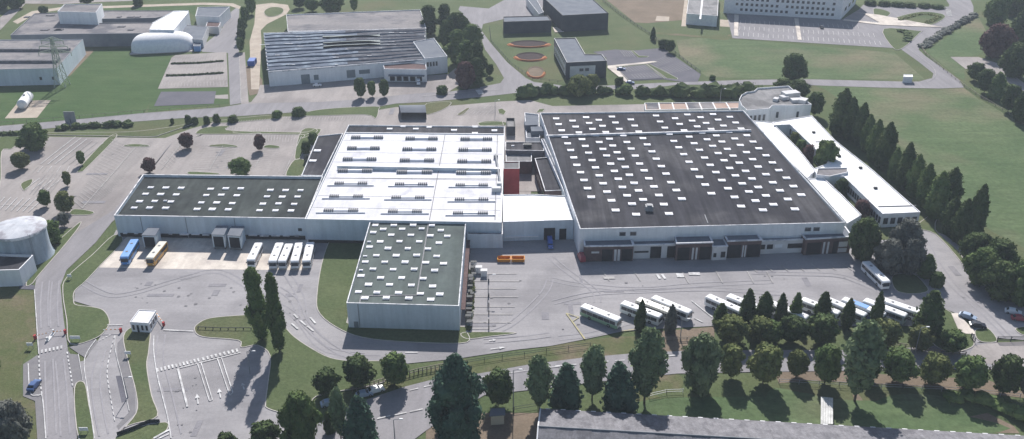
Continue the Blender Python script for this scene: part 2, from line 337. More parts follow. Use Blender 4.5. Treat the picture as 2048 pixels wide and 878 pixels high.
# raised islands with kerbs
kb, ig = MB(), MB()
IS = [0]
def island(v, s, sm=1, h=.14):
    IS[0] += 1; h += IS[0]*.0009
    p = W(v, s, h); p = ccw(smooth(p, 4) if sm else p)
    kb.ring(p, .22, .05, .13+h, 0); ig.poly([Vector((q.x, q.y, .12+h)) for q in inset(p, .2)])
for v, s in [('X2','70,345 85,315 150,285 320,270 420,265 505,320 560,375 640,430 740,480 860,497 1000,502 1000,600 700,660 640,700 560,745 520,755 430,730 418,700 430,600 440,470 380,420 300,430 285,395 110,378'),
             ('X1','445,60 390,110 385,160 400,182 480,192 540,210 570,260 560,300 500,355 365,385 345,260 325,120 345,40 480,-80 590,-180 640,-150 520,-20'),
             ('X1','385,615 440,585 465,700 492,880 408,880'),
             ('X1','640,345 700,290 780,290 775,420 765,500 790,650 820,760 700,800 650,820 615,850 705,745 705,640 665,480'),
             ('X1','610,860 700,820 860,790 870,830 800,880 700,900 600,900'),
             ('X3','0,670 -20,560 20,330 90,210 270,210 300,330 220,600 200,740 820,740 860,770 860,835 620,838 300,815 130,765'),
             ('X3','840,775 1120,775 1130,785 1000,800 860,815'),
             ('X7','1100,550 1200,580 1310,700 1340,740 1330,800 1180,830 1050,740 1080,640'), ('X7','1350,690 1430,680 1490,760 1400,768 1355,740'),
             ('X7','830,350 960,340 1040,410 1050,450 950,465 850,440'), ('X7','1600,680 1700,670 1700,720 1640,720'),
             ('X7','980,40 1130,-60 1100,60 1250,200 1300,330 1240,240 1100,90')]:
    island(v, s)
# grass islands of the upper car parks
for v, s in [('Y1','0,110 100,108 110,120 60,170 10,185 0,360 -90,400 -90,150'), ('Y1','270,88 640,85 860,60 960,40 960,48 820,95 760,110 540,106 250,100'),
             ('Y1','545,112 585,112 440,262 410,285 395,270'), ('Y1','622,152 680,146 745,152 740,160 640,160'), ('Y1','105,345 165,322 150,360 120,382'),
             ('Y1','350,490 380,472 470,486 450,502 360,502'), ('Y1','130,850 180,740 385,550 402,556 330,650 200,800 160,850'),
             ('Y2','35,108 120,68 200,55 180,80 555,88 550,100 190,92 60,98'), ('Y2','100,152 170,146 235,155 225,163 110,160'), ('Y2','370,158 400,150 450,158 440,168 375,166'),
             ('Y2','0,285 140,292 130,300 0,300'), ('Y2','560,78 640,70 655,85 580,170 550,220 525,210'), ('Y2','480,305 525,225 585,235 560,302'),
             ('Z2','415,705 560,682 850,668 870,690 850,745 780,720 420,728'), ('Z2','-160,760 200,722 240,735 200,748 -100,772'), ('Z2','0,822 385,830 470,808 480,830 385,870 380,842 0,838'),
             ('Z2','1170,650 1320,640 1290,680 1180,720 1165,700'), ('Z2','1360,718 1420,680 1440,682 1400,720'), ('Z2','1500,770 1560,760 1640,762 1700,785 1510,790'),
             ('Z3','-20,770 140,762 150,785 0,792'), ('Z3','110,688 140,680 165,700 150,722 118,712'), ('Z3','350,708 370,685 410,682 395,702'),
             ('Z1','1230,830 1290,800 1440,790 1420,815 1605,830 1605,840 1270,842'),
             ('Z3','850,420 1040,400 1160,492 930,503'), ('Z3','1045,402 1062,400 1240,490 1240,500 1170,492'), ('Z3','945,322 960,318 1000,350 1060,352 1050,360 990,362'),
             ('Z4','1080,140 1120,105 1260,75 1380,85 1412,110 1330,155 1240,160'), ('Z4','960,60 1010,58 1070,85 990,128'), ('Z4','1025,182 1250,195 1255,205 1150,300 1085,300')]:
    island(v, s, 0 if v == 'Z3' else 1, .10)
island('Z2', '150,80 165,58 205,45 255,48 275,62 262,85 215,103 170,102', 1, .10)
tag(kb.build('kerb', M['kerb']), kind='structure'); tag(ig.build('grass_island', M['grass']), kind='structure')
sheet('inner_car_park', [('Z3','858,424 1036,405 1150,490 935,500')], 'dark_asphalt', .34)
sheet('pale_walk', [('Z3','800,412 1095,382 1112,388 1040,398 850,418 930,510 915,515 800,425'), ('Z4','90,90 118,92 112,225 88,222'), ('Z4','465,112 492,114 512,250 488,248'), ('Z4','830,75 1000,92 1400,170 1240,165 1010,155 770,128 780,120 990,142 1000,140 900,84'), ('Z3','455,170 480,170 530,200 470,202'), ('X7','1200,585 1240,583 1340,690 1350,715 1290,712 1245,690')], 'concrete', .345)
# painted markings
pl, pf, py_ = MB(), MB(), MB()
LN = [0]
def ln(b, A, B, wd=.18, z=.30):
    d = B-A; d.z = 0
    if d.length < .01: return
    n = Vector((-d.y, d.x, 0)).normalized()*wd/2; LN[0] += 1; z += (LN[0] % 97)*.0004
    b.poly([Vector((q.x, q.y, z)) for q in (A-n, B-n, B+n, A+n)])
def bays(b, v, A, B, C, D, n, wd=.15, z=.30):
    A, B, C, D = (P(v, *q) for q in (A, B, C, D))
    for i in range(n+1): ln(b, A.lerp(B, i/n), C.lerp(D, i/n), wd, z)
def pline(b, v, s, wd=.15, z=.30, dash=None):
    p = smooth(W(v, s), 6, False)
    for i, (a, c) in enumerate(zip(p, p[1:])):
        if dash and i % 2: continue
        ln(b, a, c, wd, z)
def dashes(b, v, s, n, wd, fill=.55, z=.30):
    p = smooth(W(v, s), 8, False); L = [0]
    for a, c in zip(p, p[1:]): L.append(L[-1]+(c-a).length)
    def at(t):
        t *= L[-1]
        for i in range(len(p)-1):
            if L[i+1] >= t: return p[i].lerp(p[i+1], (t-L[i])/max(L[i+1]-L[i], 1e-6))
        return p[-1]
    for i in range(n): ln(b, at(i/n), at((i+fill)/n), wd, z)
dashes(pl, 'X1', '203,450 208,560 220,660', 9, .3); dashes(pl, 'X1', '350,430 365,520 380,615', 9, .3)
dashes(pl, 'X1', '597,345 570,450 558,540 575,660 600,800', 17, .22); dashes(pl, 'X1', '575,340 510,375', 4, .25)
pline(pl, 'X1', '148,490 158,640 200,655 222,668 240,880', .25); pline(pl, 'X1', '180,105 195,330 203,440', .2)
pline(pl, 'X1', '600,345 600,420 640,580 672,735', .15); pline(pl, 'X1', '500,365 440,470 460,650 492,878', .22); pline(pl, 'X1', '408,440 432,580', .15)
dashes(pl, 'X1', '214,428 335,402', 6, 1.5, .5); dashes(pl, 'X1', '815,525 1045,468', 12, 1.6, .5); dashes(pl, 'X2', '110,490 295,443', 9, 1.5, .5)
pline(pl, 'X1', '850,315 1005,322', .35); pline(pl, 'X1', '558,290 640,288', .3); pline(pl, 'X2', '0,533 298,457', .3)
for s in ('925,517 975,715',): pline(pl, 'X1', s, .5)
for s in ('88,515 145,695', '105,510 160,690', '185,490 245,668', '205,485 260,655', '145,695 160,690', '245,668 260,655'): pline(pl, 'X2', s, .25)
pline(pl, 'X1', '800,345 800,430 820,560 870,760 890,878', .25); pline(pl, 'X1', '800,878 870,840 885,838', .5); pline(pl, 'X1', '830,878 880,855', .3)
pline(kb, 'X1', '330,100 320,180 345,340 375,560 408,878', .25)if False else None
def arrow(v, x, y, dx, dy, k=1.0):
    c = P(v, x, y); d = (P(v, x+dx, y+dy)-c); L = d.length; d.normalize(); n = Vector((-d.y, d.x, 0))
    ln(pl, c, c+d*L*.6, .3); q = c+d*L*.62; z = .345
    pl.poly([Vector((a.x, a.y, z)) for a in (q-n*.55, q+d*L*.45, q+n*.55)])
arrow('X2', 90, 710, -6, -45); arrow('X2', 200, 680, -8, -42); arrow('X2', 316, 640, -10, -30)
for s in ('640,285 665,315', '548,315 578,342', '590,300 618,325', '560,270 578,290', '625,328 655,352'): pline(pl, 'X2', s, .5)
arrow('X4', 810, 215, 45, -6); arrow('X4', 820, 272, 95, -12); pline(pl, 'X4', '240,294 325,294', .3)
dashes(pl, 'X4', '50,745 380,675', 3, .3, .8); dashes(pl, 'X4', '270,552 500,500 760,465', 5, .25, .6); dashes(pl, 'X4', '1080,400 1440,372', 4, .25, .6); dashes(pl, 'X6', '0,355 430,310 600,300', 5, .25, .6); dashes(pl, 'X6', '840,275 940,265', 1, .3, .9)
pline(pl, 'X4', '740,465 1080,415', .15)
# bus yard bays
for yy, x0, x1 in [(435,905,1150),(478,905,1170),(522,900,1150),(570,898,1160),(628,895,1140),(672,893,1130),(720,890,1120),(757,888,985)]: pline(pf, 'X3', f'{x0},{yy} {x1},{yy+1}', .25)
pline(pf, 'X3', '905,385 888,770', .25)
pline(py_, 'X5', '110,635 210,775 235,810', .4); pline(py_, 'X5', '110,635 195,662', .3); pline(py_, 'X5', '150,690 195,662', .3); pline(py_, 'X5', '480,755 620,738', .25); pline(pl, 'X5', '955,550 1095,662', .35); pline(pl, 'X5', '970,665 1030,695', .35)
for x in (720, 755): pline(pl, 'X5', f'{x},370 {x+22},402', .8)
for s in ('850,365 900,365 907,392 857,392', '932,358 1010,358 1014,377 938,377'):
    pl.poly([Vector((q.x, q.y, .3)) for q in reversed(W('X5', s))])
for x in (355, 565, 890, 1120, 1330, 1460): pline(pf, 'X5', f'{x},350 {x+45},{430 if x>800 else 415}', .3)
pf.poly([Vector((q.x, q.y, .3)) for q in reversed(W('X5', '355,388 430,385 440,402 365,404'))])
for x in range(0, 8): pline(pf, 'X7', f'{-60+x*95},{292-x*3} {-20+x*95+x*4},{330-x*2}', .25)
# car park bays
bays(pf, 'Y1', (560,125), (380,440), (665,165), (415,470), 22); pline(pf, 'Y1', '680,165 560,305 412,472', .3)
bays(pf, 'Y1', (790,125), (545,400), (672,172), (418,470), 22)
for k in range(6): pline(pl if k < 3 else pf, 'Y1', f'{380+k*28},{112+k*6} {205+k*36},{250}', .3)
for k in range(9): pline(pl if k % 2 else pf, 'Y1', f'{195+k*22},{260} {165+k*24},{292}', .2)
bays(pl, 'Y1', (200,320), (310,322), (125,378), (235,380), 3, .22); bays(pl, 'Y1', (25,415), (215,425), (-30,478), (145,490), 6, .25); pline(pf, 'Y1', '0,452 190,462', .2)
bays(pf, 'Y1', (330,290), (230,300), (240,410), (150,400), 5, .2)
bays(pf, 'Y1', (800,240), (900,150), (850,270), (930,190), 8); pline(pf, 'Y1', '905,152 812,275', .3)
bays(pf, 'Y2', (60,105), (540,115), (55,125), (535,140), 34); bays(pf, 'Y2', (190,62), (430,72), (185,80), (430,86), 18)
bays(pf, 'Y2', (160,155), (95,275), (60,150), (10,270), 14); bays(pf, 'Y2', (160,155), (95,275), (235,165), (190,280), 14); pline(pf, 'Y2', '165,160 98,278', .25)
bays(pf, 'Y2', (378,172), (330,260), (310,170), (265,255), 10); bays(pf, 'Y2', (378,172), (330,260), (455,175), (420,270), 10); pline(pf, 'Y2', '378,172 325,265', .25)
pline(pf, 'Y2', '560,110 470,300', .25)
bays(pf, 'Z2', (-20,760), (240,745), (-30,772), (225,760), 16); bays(pf, 'Z2', (260,735), (820,735), (250,762), (810,758), 32); bays(pf, 'Z2', (0,846), (370,846), (-10,876), (360,876), 20)
bays(pf, 'Z2', (1440,670), (1640,660), (1360,725), (1580,715), 9); bays(pf, 'Z3', (0,665), (115,665), (-50,725), (60,725), 5)
bays(pf, 'Z1', (1110,352), (1410,342), (1100,366), (1408,356), 20); bays(pf, 'Z1', (1095,368), (1410,358), (1082,392), (1405,384), 20)
bays(pf, 'Z1', (1075,412), (1408,402), (1068,430), (1408,420), 20); bays(pf, 'Z1', (1060,440), (1408,432), (1050,468), (1408,458), 20)
bays(pf, 'Z1', (1035,492), (1415,480), (1025,512), (1415,504), 20); bays(pf, 'Z1', (1020,520), (1420,514), (1010,548), (1425,542), 20)
bays(pl, 'Z4', (130,130), (860,160), (128,150), (870,182), 24, .2); bays(pl, 'Z4', (125,168), (960,212), (122,190), (970,236), 27, .2); bays(pl, 'Z4', (118,205), (1000,262), (115,228), (1010,286), 28, .2)
pline(pf, 'Z4', '130,178 980,232', .2); dashes(pl, 'Z4', '870,135 1050,150', 12, 1.5, .5)
for a in ((870,335,970,380),(1000,325,1060,352)): pass
bays(pf, 'Z3', (880,322), (945,320), (910,358), (985,360), 5, .2, .36); bays(pf, 'Z3', (880,415), (1020,404), (925,455), (1075,440), 8, .2, .36); bays(pf, 'Z3', (950,470), (1095,455), (975,495), (1135,485), 8, .2, .36)
bays(pf, 'Z3', (1075,392), (1180,345), (1120,420), (1230,380), 8, .2, .36); bays(pf, 'Z3', (1130,430), (1250,395), (1190,465), (1330,440), 8, .2, .36)
pline(pf, 'Z1', '1500,335 1512,640', .3); pline(pf, 'Z4', '1200,320 1330,420 1350,480 1300,515', .25); pline(pf, 'Z2', '1140,605 1400,585 1631,562', .3)
dashes(pl, 'Z4', '1430,65 1440,105', 5, 3, .5); pl.poly([Vector((q.x, q.y, .3)) for q in ccw(W('Z2', '1475,568 1510,560 1530,590 1498,597'))])
tag(pl.build('road_markings', M['paint']), kind='structure'); tag(pf.build('parking_lines', M['faint']), kind='structure'); tag(py_.build('yellow_markings', M['yellow_paint']), kind='structure')
M['wear'] = mat('tyre_worn_asphalt', (.252,.245,.262), (.292,.283,.298), .25, fine=.1, fscale=1.5)
M['patch'] = mat('repair_patch', (.200,.195,.212), (.240,.233,.248), .3, fine=.12, fscale=1.5)
M['stain'] = mat('oil_stain', (.165,.16,.17), (.215,.21,.22), .6)
wt = MB()
def tracks(v, s, gap=1.9, wd=.42):
    p = smooth(W(v, s), 6, False)
    for side in (-1, 1):
        q = []
        for i, a in enumerate(p):
            t = (p[min(i+1, len(p)-1)]-p[max(i-1, 0)]); t.z = 0; t.normalize(); q.append(a+Vector((-t.y, t.x, 0))*side*gap/2)
        tracks.n += 1; z = .16+tracks.n*.0006
        for a, b in zip(q, q[1:]): ln(wt, a, b, wd, z)
tracks.n = 0
for v, s_ in [('X1','420,60 560,130 700,120 900,60 1040,20'),('X2','0,90 200,60 400,180 560,270 700,430 900,470'),('X2','480,140 560,200 620,320 760,440'),('X2','520,60 590,180 630,330 800,460 980,480'),
              ('X3','900,800 1100,740 1300,560 1346,470'),('X3','960,830 1200,810 1346,790'),('X5','0,400 200,440 600,470 1000,440 1500,420'),('X5','20,560 300,500 700,480 1100,470 1553,500'),('X5','60,800 300,770 560,690 900,690'),('X5','0,250 120,350 300,480 320,560'),
              ('X7','-60,330 200,340 480,350 640,400 800,470'),('X7','1020,100 1100,260 1220,420 1400,580 1560,740'),('X1','255,470 260,620 270,860'),('X1','310,470 325,620 340,860'),('X1','240,60 230,180 235,300'),('X1','290,60 280,180 285,300'),('X1','530,420 500,560 510,700 540,860'),('X1','840,340 830,470 870,640 920,860')]: tracks(v, s_)
tag(wt.build('tyre_marks', M['wear']), kind='structure')
rp, st_ = MB(), MB(); rr = random.Random(11)
YP = [('X1',700,60,1000,190),('X2',20,100,300,240),('X2',530,120,620,300),('X3',930,440,1330,740),('X5',60,400,1000,500),('X5',60,560,440,760),('X7',0,320,560,430),('Y1',420,180,600,440),('Y1',30,300,380,470),('Y2',60,170,440,280),('X1',900,560,1030,860),('X7',1100,300,1400,600),('Z2',900,690,1500,720)]
def blob(b, c, rx, ry, z, n=10):
    ph = rr.uniform(0, 6.28); b.poly([Vector((c.x+rx*math.cos(2*math.pi*i/n)*(1+.25*math.sin(3*i+ph)), c.y+ry*math.sin(2*math.pi*i/n)*(1+.2*math.sin(2*i+ph)), z)) for i in range(n)])
for i in range(26):
    v, x0, y0, x1, y1 = YP[i % len(YP)]; c = P(v, rr.uniform(x0, x1), rr.uniform(y0, y1)); l, w_ = rr.uniform(2, 8), rr.uniform(.8, 2.2)
    if rr.random() < .5: l, w_ = w_, l
    z = .178+i*.0006; rp.poly([Vector((c.x-l/2, c.y-w_/2, z)), Vector((c.x+l/2, c.y-w_/2+.1, z)), Vector((c.x+l/2, c.y+w_/2, z)), Vector((c.x-l/2, c.y+w_/2-.1, z))])
for i in range(90):
    v, x0, y0, x1, y1 = YP[rr.randrange(len(YP))]; c = P(v, rr.uniform(x0, x1), rr.uniform(y0, y1)); k = rr.uniform(.15, .5); blob(st_, c, k, k*rr.uniform(.6, 1.2), .20+i*.0005)
tag(rp.build('repair_patches', M['patch']), kind='structure'); tag(st_.build('oil_stains', M['stain']), kind='structure')

# ------------------------------------------------------------------ buildings
def prism_building(name, label, v, s, h, wall='white_wall', roof='dark_roof', par=.5, cop='coping', cw=.35, cat='building', z0=-.3, group=None, parent=None):
    p = ccw(W(v, s, h))
    c = sum(p, Vector())/len(p); root = parent or thing(name, label, cat, (c.x, c.y, 0), group)
    a = MB(); a.prism(p, z0, h, top=False)
    q = inset(p, cw); b = len(a.v)
    a.v += [(k.x, k.y, h-par-.02) for k in q]+[(k.x, k.y, h) for k in q]; n = len(q)
    for i in range(n):
        j = (i+1) % n; a.f.append((b+j, b+i, b+n+i, b+n+j)); a.m.append(0)
    if parent is None or name == 'wall': wo = a.build('wall', M[wall], root)
    r = MB(); r.poly([Vector((k.x, k.y, h-par)) for k in inset(p, cw*.5)]); ro = r.build('roof', M[roof], root)
    e = MB(); e.ring(inset(p, -.04), cw*.8, h-.02, h+.08); e.build('coping', M[cop], root)
    return root, p, wo, ro
def facade(root, name, A, B, u0, u1, z0, z1, m, d=.06, label=None, frame=None):
    "a panel standing proud of the wall A-B (outside is to the right of A->B)"
    t = (B-A); t.z = 0; L = t.length; t.normalize(); n = Vector((t.y, -t.x, 0))
    a, b = A+t*L*u0, A+t*L*u1; x = MB(); q = [a, b, b-n*.02, a-n*.02]; q[0] = a+n*d; q[1] = b+n*d
    x.prism([Vector(k) for k in q], z0, z1, 0, True, True)
    if frame:
        for (c, e, y0, y1) in ((a, a+t*.15, z0, z1), (b-t*.15, b, z0, z1), (a, b, z0-.12, z0), (a, b, z1, z1+.12)):
            x.prism([c+n*(d+.05), e+n*(d+.05), e, c], y0, y1, 1, True, True)
        m = [M[m], M[frame]]
    else: m = [M[m]]
    o = x.build(name, m, root)
    if label: o['label'] = label
    return o
def edge(p, near=True, side=None):
    "the facade edge (left end, right end) seen from the camera: lowest y / rightmost / leftmost"
    n = len(p); best = None
    for i in range(n):
        a, b = p[i], p[(i+1) % n]; m = (a+b)/2; L = (b-a).length
        if L < 3: continue
        k = -m.y if side is None else (m.x if side == 'R' else -m.x)
        d = (b-a).normalized()
        if side is None and abs(d.y) > .7: continue
        if side and abs(d.x) > .8: continue
        if best is None or k > best[0]: best = (k, a, b)
    return best[1], best[2]    # ccw: outside is to the right of a->b
# skylight meshes (shared)
def skylight_mesh(w_=2.3, d=1.75, h=.42):
    b = MB(); b.box((0, 0, -.1), (w_, d, .35), 1)
    nx, ny = 6, 4; base = len(b.v)
    for i in range(nx+1):
        for j in range(ny+1):
            x, y = i/nx*2-1, j/ny*2-1; z = .26+(h-.26)*(1-abs(x)**4)*(1-abs(y)**4)+.10*abs(x)**6
            b.v.append((x*w_*.53, y*d*.53, z))
    for i in range(nx):
        for j in range(ny):
            k = base+i*(ny+1)+j; b.f.append((k, k+ny+1, k+ny+2, k+1)); b.m.append(0)
    return b.data('skylight', [M['skylight'], M['coping']])
SKY = skylight_mesh(); SKYS = skylight_mesh(1.0, .7, .4)
def skylights(root, v, s, h, rz=0, me=None, sc=1.0):
    for i, (x, y) in enumerate(pts(s)):
        k = sc*random.uniform(.92, 1.06)
        place('skylight', me or SKY, root, P(v, x, y, h+.3)-Vector((0, 0, .3)), rz+random.uniform(-.03, .03), (k, k*random.uniform(.9, 1.05), random.uniform(.8, 1.3)))
# --- big dark-roofed depot hall
H1 = 9.5
big, bp, bw, br = prism_building('depot_hall', 'huge hall with dark felt roof covered in rows of small white skylights', 'N', '1160,458 1690,445 1487,221 1080,226', H1, 'white_wall', 'dark_roof', .45)
cols = ['30,90 42,118 57,148 72,180 86,212 101,245 116,280 131,316 149,352 166,391 183,431 201,473',
 '110,101 125,130 141,158 156,191 172,224 188,258 205,293 222,330 240,369 259,407 278,448 300,489 320,537',
 '176,84 191,112 207,141 224,171 240,205 258,239 276,272 296,310 314,346 333,384 353,425 376,465 400,507 420,557',
 '238,97 256,126 272,156 290,189 306,222 327,256 346,289 367,327 387,365 410,405 432,441 454,485',
 '302,81 319,110 338,141 357,172 375,205 396,237 416,271 437,310 459,344 482,382 507,422 531,464 555,508 580,553',
 '394,95 413,125 433,154 453,186 474,218 497,252 518,286 543,323 566,359 590,401 616,439 643,482',
 '517,76 537,105 560,135 582,165 604,200 628,231 652,265 678,301 704,339 729,375 757,413 787,455',
 '610,89 632,117 654,148 679,179 703,211 729,244 754,281 781,316 809,352 838,391 868,431 900,473 932,517',
 '670,71 693,101 718,129 741,159 766,192 793,225 820,259 849,294 876,331 904,369 937,408 970,447 1002,491',
 '734,84 761,112 786,141 811,173 838,203 865,238 893,271 923,306 954,346 985,384 1015,425',
 '795,69 820,96 846,125 873,155 901,188 928,219 958,254 988,289 1015,325', '877,82 905,110 932,139 960,172 990,203 1018,236']
c2 = '165,677 180,604 217,650 180,499 214,540 250,580 290,622 325,672 180,404 212,440 245,478 283,517 318,558 357,601'
allp = [nat('Y4', *q) for c in cols for q in pts(c)]+[nat('Y5', *q) for q in pts(c2)]
allp.sort(key=lambda q: -q[1])
far = MB(); src = SKY
for i, (x, y) in enumerate(allp):
    wp = un(x, y, H1-.2); wp.z = H1-.45; rz = random.uniform(-.04, .04)
    if i < 99: place('skylight', SKY, big, wp, rz, (1, 1, random.uniform(.8, 1.3)))
    else:
        b0 = len(far.v); far.v += [(wp.x+q.co.x, wp.y+q.co.y, wp.z+q.co.z) for q in SKY.vertices]
        far.f += [tuple(b0+k for k in f.vertices) for f in SKY.polygons]; far.m += [f.material_index for f in SKY.polygons]
fo = far.build('skylight', [M['skylight'], M['coping']], big); fo['kind'] = 'stuff'
x = MB(); A, B = P('N', 1092, 272, H1), P('N', 1502, 261, H1); d = (B-A).normalized(); n = Vector((-d.y, d.x, 0))*.35
x.prism([A-n, B-n, B+n, A+n], H1-.5, H1+.35); x.build('roof_upstand', M['coping'], big)
x = MB(); q = P('Y4', 483, 530, H1); x.box((q.x, q.y, H1-.45), (2.4, 2.2, 1.6)); x.box((q.x, q.y, H1+1.15), (1.6, 1.5, .35)); x.build('roof_fan', M['metal'], big)
x = MB(); x.tube(P('Y4', 755, 560, H1-.3), P('Y4', 770, 600, H1-.3), .15); x.build('roof_pipe', M['metal'], big)
A, B = edge(bp)
for u in (.16, .20, .862, .895): facade(big, 'window', A, B, u-.012, u+.012, H1-2.6, H1-1.5, 'glass', .06, frame='metal')
# loading porches under the near wall
HP = 5.6
def porch(v, s, h, wall, label, bays_, zt=.3):
    p = ccw(W(v, s, h)); a = MB(); a.prism(p, -.2, h-.35, top=True); o = a.build('loading_porch', [M[wall]], big); o['label'] = label
    r = MB(); r.poly([Vector((k.x, k.y, h-.30)) for k in inset(p, .1)]); r.build('porch_roof', M['slate'], o)
    e = MB(); e.ring(inset(p, -.15), .45, h-.35, h+.05); e.build('fascia', M['coping'], o)
    A, B = edge(p)
    for u0, u1, z0, z1, m in bays_: facade(o, 'dock_door' if m == 'dark' else 'panel', A, B, u0, u1, z0, z1, m, .07)
D = 'dark'
porch('X5', '235,175 565,170 545,118 228,122', HP, 'brick', 'brown brick porch at the left corner with white edge', [(.36,.58,.2,4.3,D),(.76,.98,.2,4.3,D),(.61,.66,.3,4.2,'pale_wall'),(.68,.73,.3,4.2,'pale_wall'),(.14,.3,3.0,3.6,'pale_wall')])
porch('X5', '566,168 852,160 840,118 548,122', 5.0, 'pale_wall', 'low pale porch section with strip window', [(.02,.36,2.2,2.8,D),(.40,.66,.2,4.2,D),(.80,.99,.2,4.2,D)])
porch('X5', '855,156 1100,148 1072,92 840,98', HP+.6, 'brick', 'second brick porch with raised white edge', [(.05,.38,.2,4.6,D),(.66,.97,.2,4.6,D),(.45,.50,.3,4.4,'pale_wall'),(.55,.60,.3,4.4,'pale_wall')])
porch('X5', '1100,178 1200,174 1172,118 1080,122', HP-.6, 'pale_wall', 'small white projecting entrance bay', [(.1,.3,1.2,2.6,D),(.6,.9,1.0,3.0,D)])
porch('X5', '1200,140 1432,132 1385,75 1170,82', HP+.6, 'brick', 'third brick porch with grey deck and white edge', [(.02,.42,.2,4.6,D),(.60,.98,.2,4.6,D),(.46,.50,.3,4.4,'pale_wall'),(.53,.57,.3,4.4,'pale_wall')])
porch('X7', '-25,130 285,118 235,78 -70,92', 4.9, 'pale_wall', 'long low white porch with strip windows', [(.02,.2,1.8,3.4,D),(.24,.36,1.8,3.4,D),(.40,.55,2.2,3.3,'white_wall'),(.66,.96,1.8,3.4,D)])
porch('X7', '288,118 578,102 535,42 238,55', HP+.3, 'brick', 'right end brick porch with wide grey roof', [(.05,.36,.2,4.4,D),(.62,.72,.2,4.4,D),(.40,.44,.3,4.4,'pale_wall'),(.49,.53,.3,4.4,'pale_wall'),(.74,.93,2.4,4.2,'pale_wall'),(.74,.93,.5,1.9,'pale_wall')])
# --- white-roofed hall
H2 = 8.5
wh, wp_, _, _ = prism_building('white_roofed_hall', 'wide hall with white membrane roof and rows of grey louvred vents', 'N', '610,438 1003,445 1009,268 690,265', H2, 'blue_wall', 'white_roof', .25, 'white')
def vent_unit(v, x0, x1, y, rail):
    a, b = P(v, x0, y, H2), P(v, x1, y, H2); L = (b-a).length; c = (a+b)/2; t = (b-a).normalized(); rz = math.atan2(t.y, t.x)
    o = thing_part = bpy.data.objects.new('ridge_vent', None)
    x = MB(); Lc = L*(.96 if not rail else .72)
    x.box((c.x, c.y, H2-.25), (Lc, 1.5, .75), 0, rz, .99, .6)
    if rail: x.box((c.x-t.y*-0.9, c.y-1.0, H2-.25), (L, .35, .4), 0, rz)
    o = x.build('ridge_vent', M['skylight'], wh)
    for s in (-1, 1):
        k = MB(); cc = c+t*s*Lc*.345
        for j in range(5):
            q = cc+t*(j-2)*Lc*.058; k.box((q.x, q.y, H2-.22), (Lc*.046, 1.75, .95), 0, rz, .9, .55)
        k.build('louvre', M['louvre'], o)
for x0, x1, y, r in [(388,552,190,0),(378,550,243,0),(372,548,299,0),(367,546,355,0),(335,560,417,1),(330,563,487,1),(320,563,554,1),
                     (120,287,188,0),(105,280,240,0),(92,270,294,0),(77,260,352,0),(40,265,413,1),(22,253,478,1),(5,240,546,1)]: vent_unit('Y3', x0, x1, y, r)
for x0, x1, y, r in [(805,975,113,0),(785,958,167,0),(763,942,222,0),(738,920,280,0),(692,925,346,1),(665,905,411,1),(635,882,482,1)]: vent_unit('Y2', x0, x1, y, r)
x = MB(); A, B = P('N', 674, 332, H2+1), P('N', 1000, 338, H2+1); x.prism([A, B, B+Vector((0,1.2,0)), A+Vector((0,1.2,0))], H2-.3, H2+1.0); x.build('roof_upstand', M['blue_wall'], wh)
x = MB(); x.prism([A+Vector((0,-.1,0)), B+Vector((0,-.1,0)), B+Vector((0,1.4,0)), A+Vector((0,1.4,0))], H2+1.0, H2+1.12, bottom=True); x.build('upstand_cap', M['white'], wh)
x = MB()
for a, b in (((890,270),(859,440)),((995,268),(990,440)),((660,356),(1000,358))):
    p0, p1 = un(a[0], a[1], H2-.2), un(b[0], b[1], H2-.2); t = (p1-p0).normalized(); n = Vector((-t.y, t.x, 0))*.14; x.prism([p0-n, p1-n, p1+n, p0+n], H2-.26, H2-.16)
x.build('roof_seam', M['louvre'], wh)
for u_ in (.12, .24, .43, .62, .74, .9):
    a, b = wp_[0], wp_[1]
    p0, p1 = (wp_[0].lerp(wp_[3], u_), wp_[1].lerp(wp_[2], u_)); t = (p1-p0).normalized(); n = Vector((-t.y, t.x, 0))*.07; x = MB(); x.prism([p0+t*.6-n, p1-t*.6-n, p1-t*.6+n, p0+t*.6+n], H2-.26, H2-.20); x.build('roof_joint', M['metal'], wh)
x = MB(); q = P('Y3', 567, 440, H2); x.box((q.x, q.y, H2-.25), (3.0, 2.6, 1.6)); x.box((q.x+1, q.y+2, H2-.25), (1.6, 1.6, 2.2)); x.build('air_handler', M['pale_wall'], wh)
x = MB(); q = P('Y3', 565, 280, H2); x.box((q.x, q.y, H2-.25), (1.6, 1.6, 1.4)); x.tube(q+Vector((0,0,1)), P('Y3', 590, 430, H2)+Vector((0,0,.6)), .35); x.build('roof_duct', M['metal'], wh)
r_, p_, _, _ = prism_building('rear_strip_block', 'narrow dark roofed block along the back of the white roofed hall', 'N', '690,265 1009,268 1009,253 697,250', H2-.6, 'white_wall', 'dark_roof', .4)
skylights(r_, 'Y3', '47,140 113,127 175,140 240,131 361,146 465,129 463,160 558,148', H2-1, 0, None, .9)
r_, p_, _, _ = prism_building('side_annex', 'small black roofed annex at left of the white roofed hall', 'Y2', '560,303 664,305 768,92 642,105', 5.5, 'white_wall', 'dark_roof', .3)
skylights(r_, 'Y2', '640,178 617,228', 5.2)
x = MB()
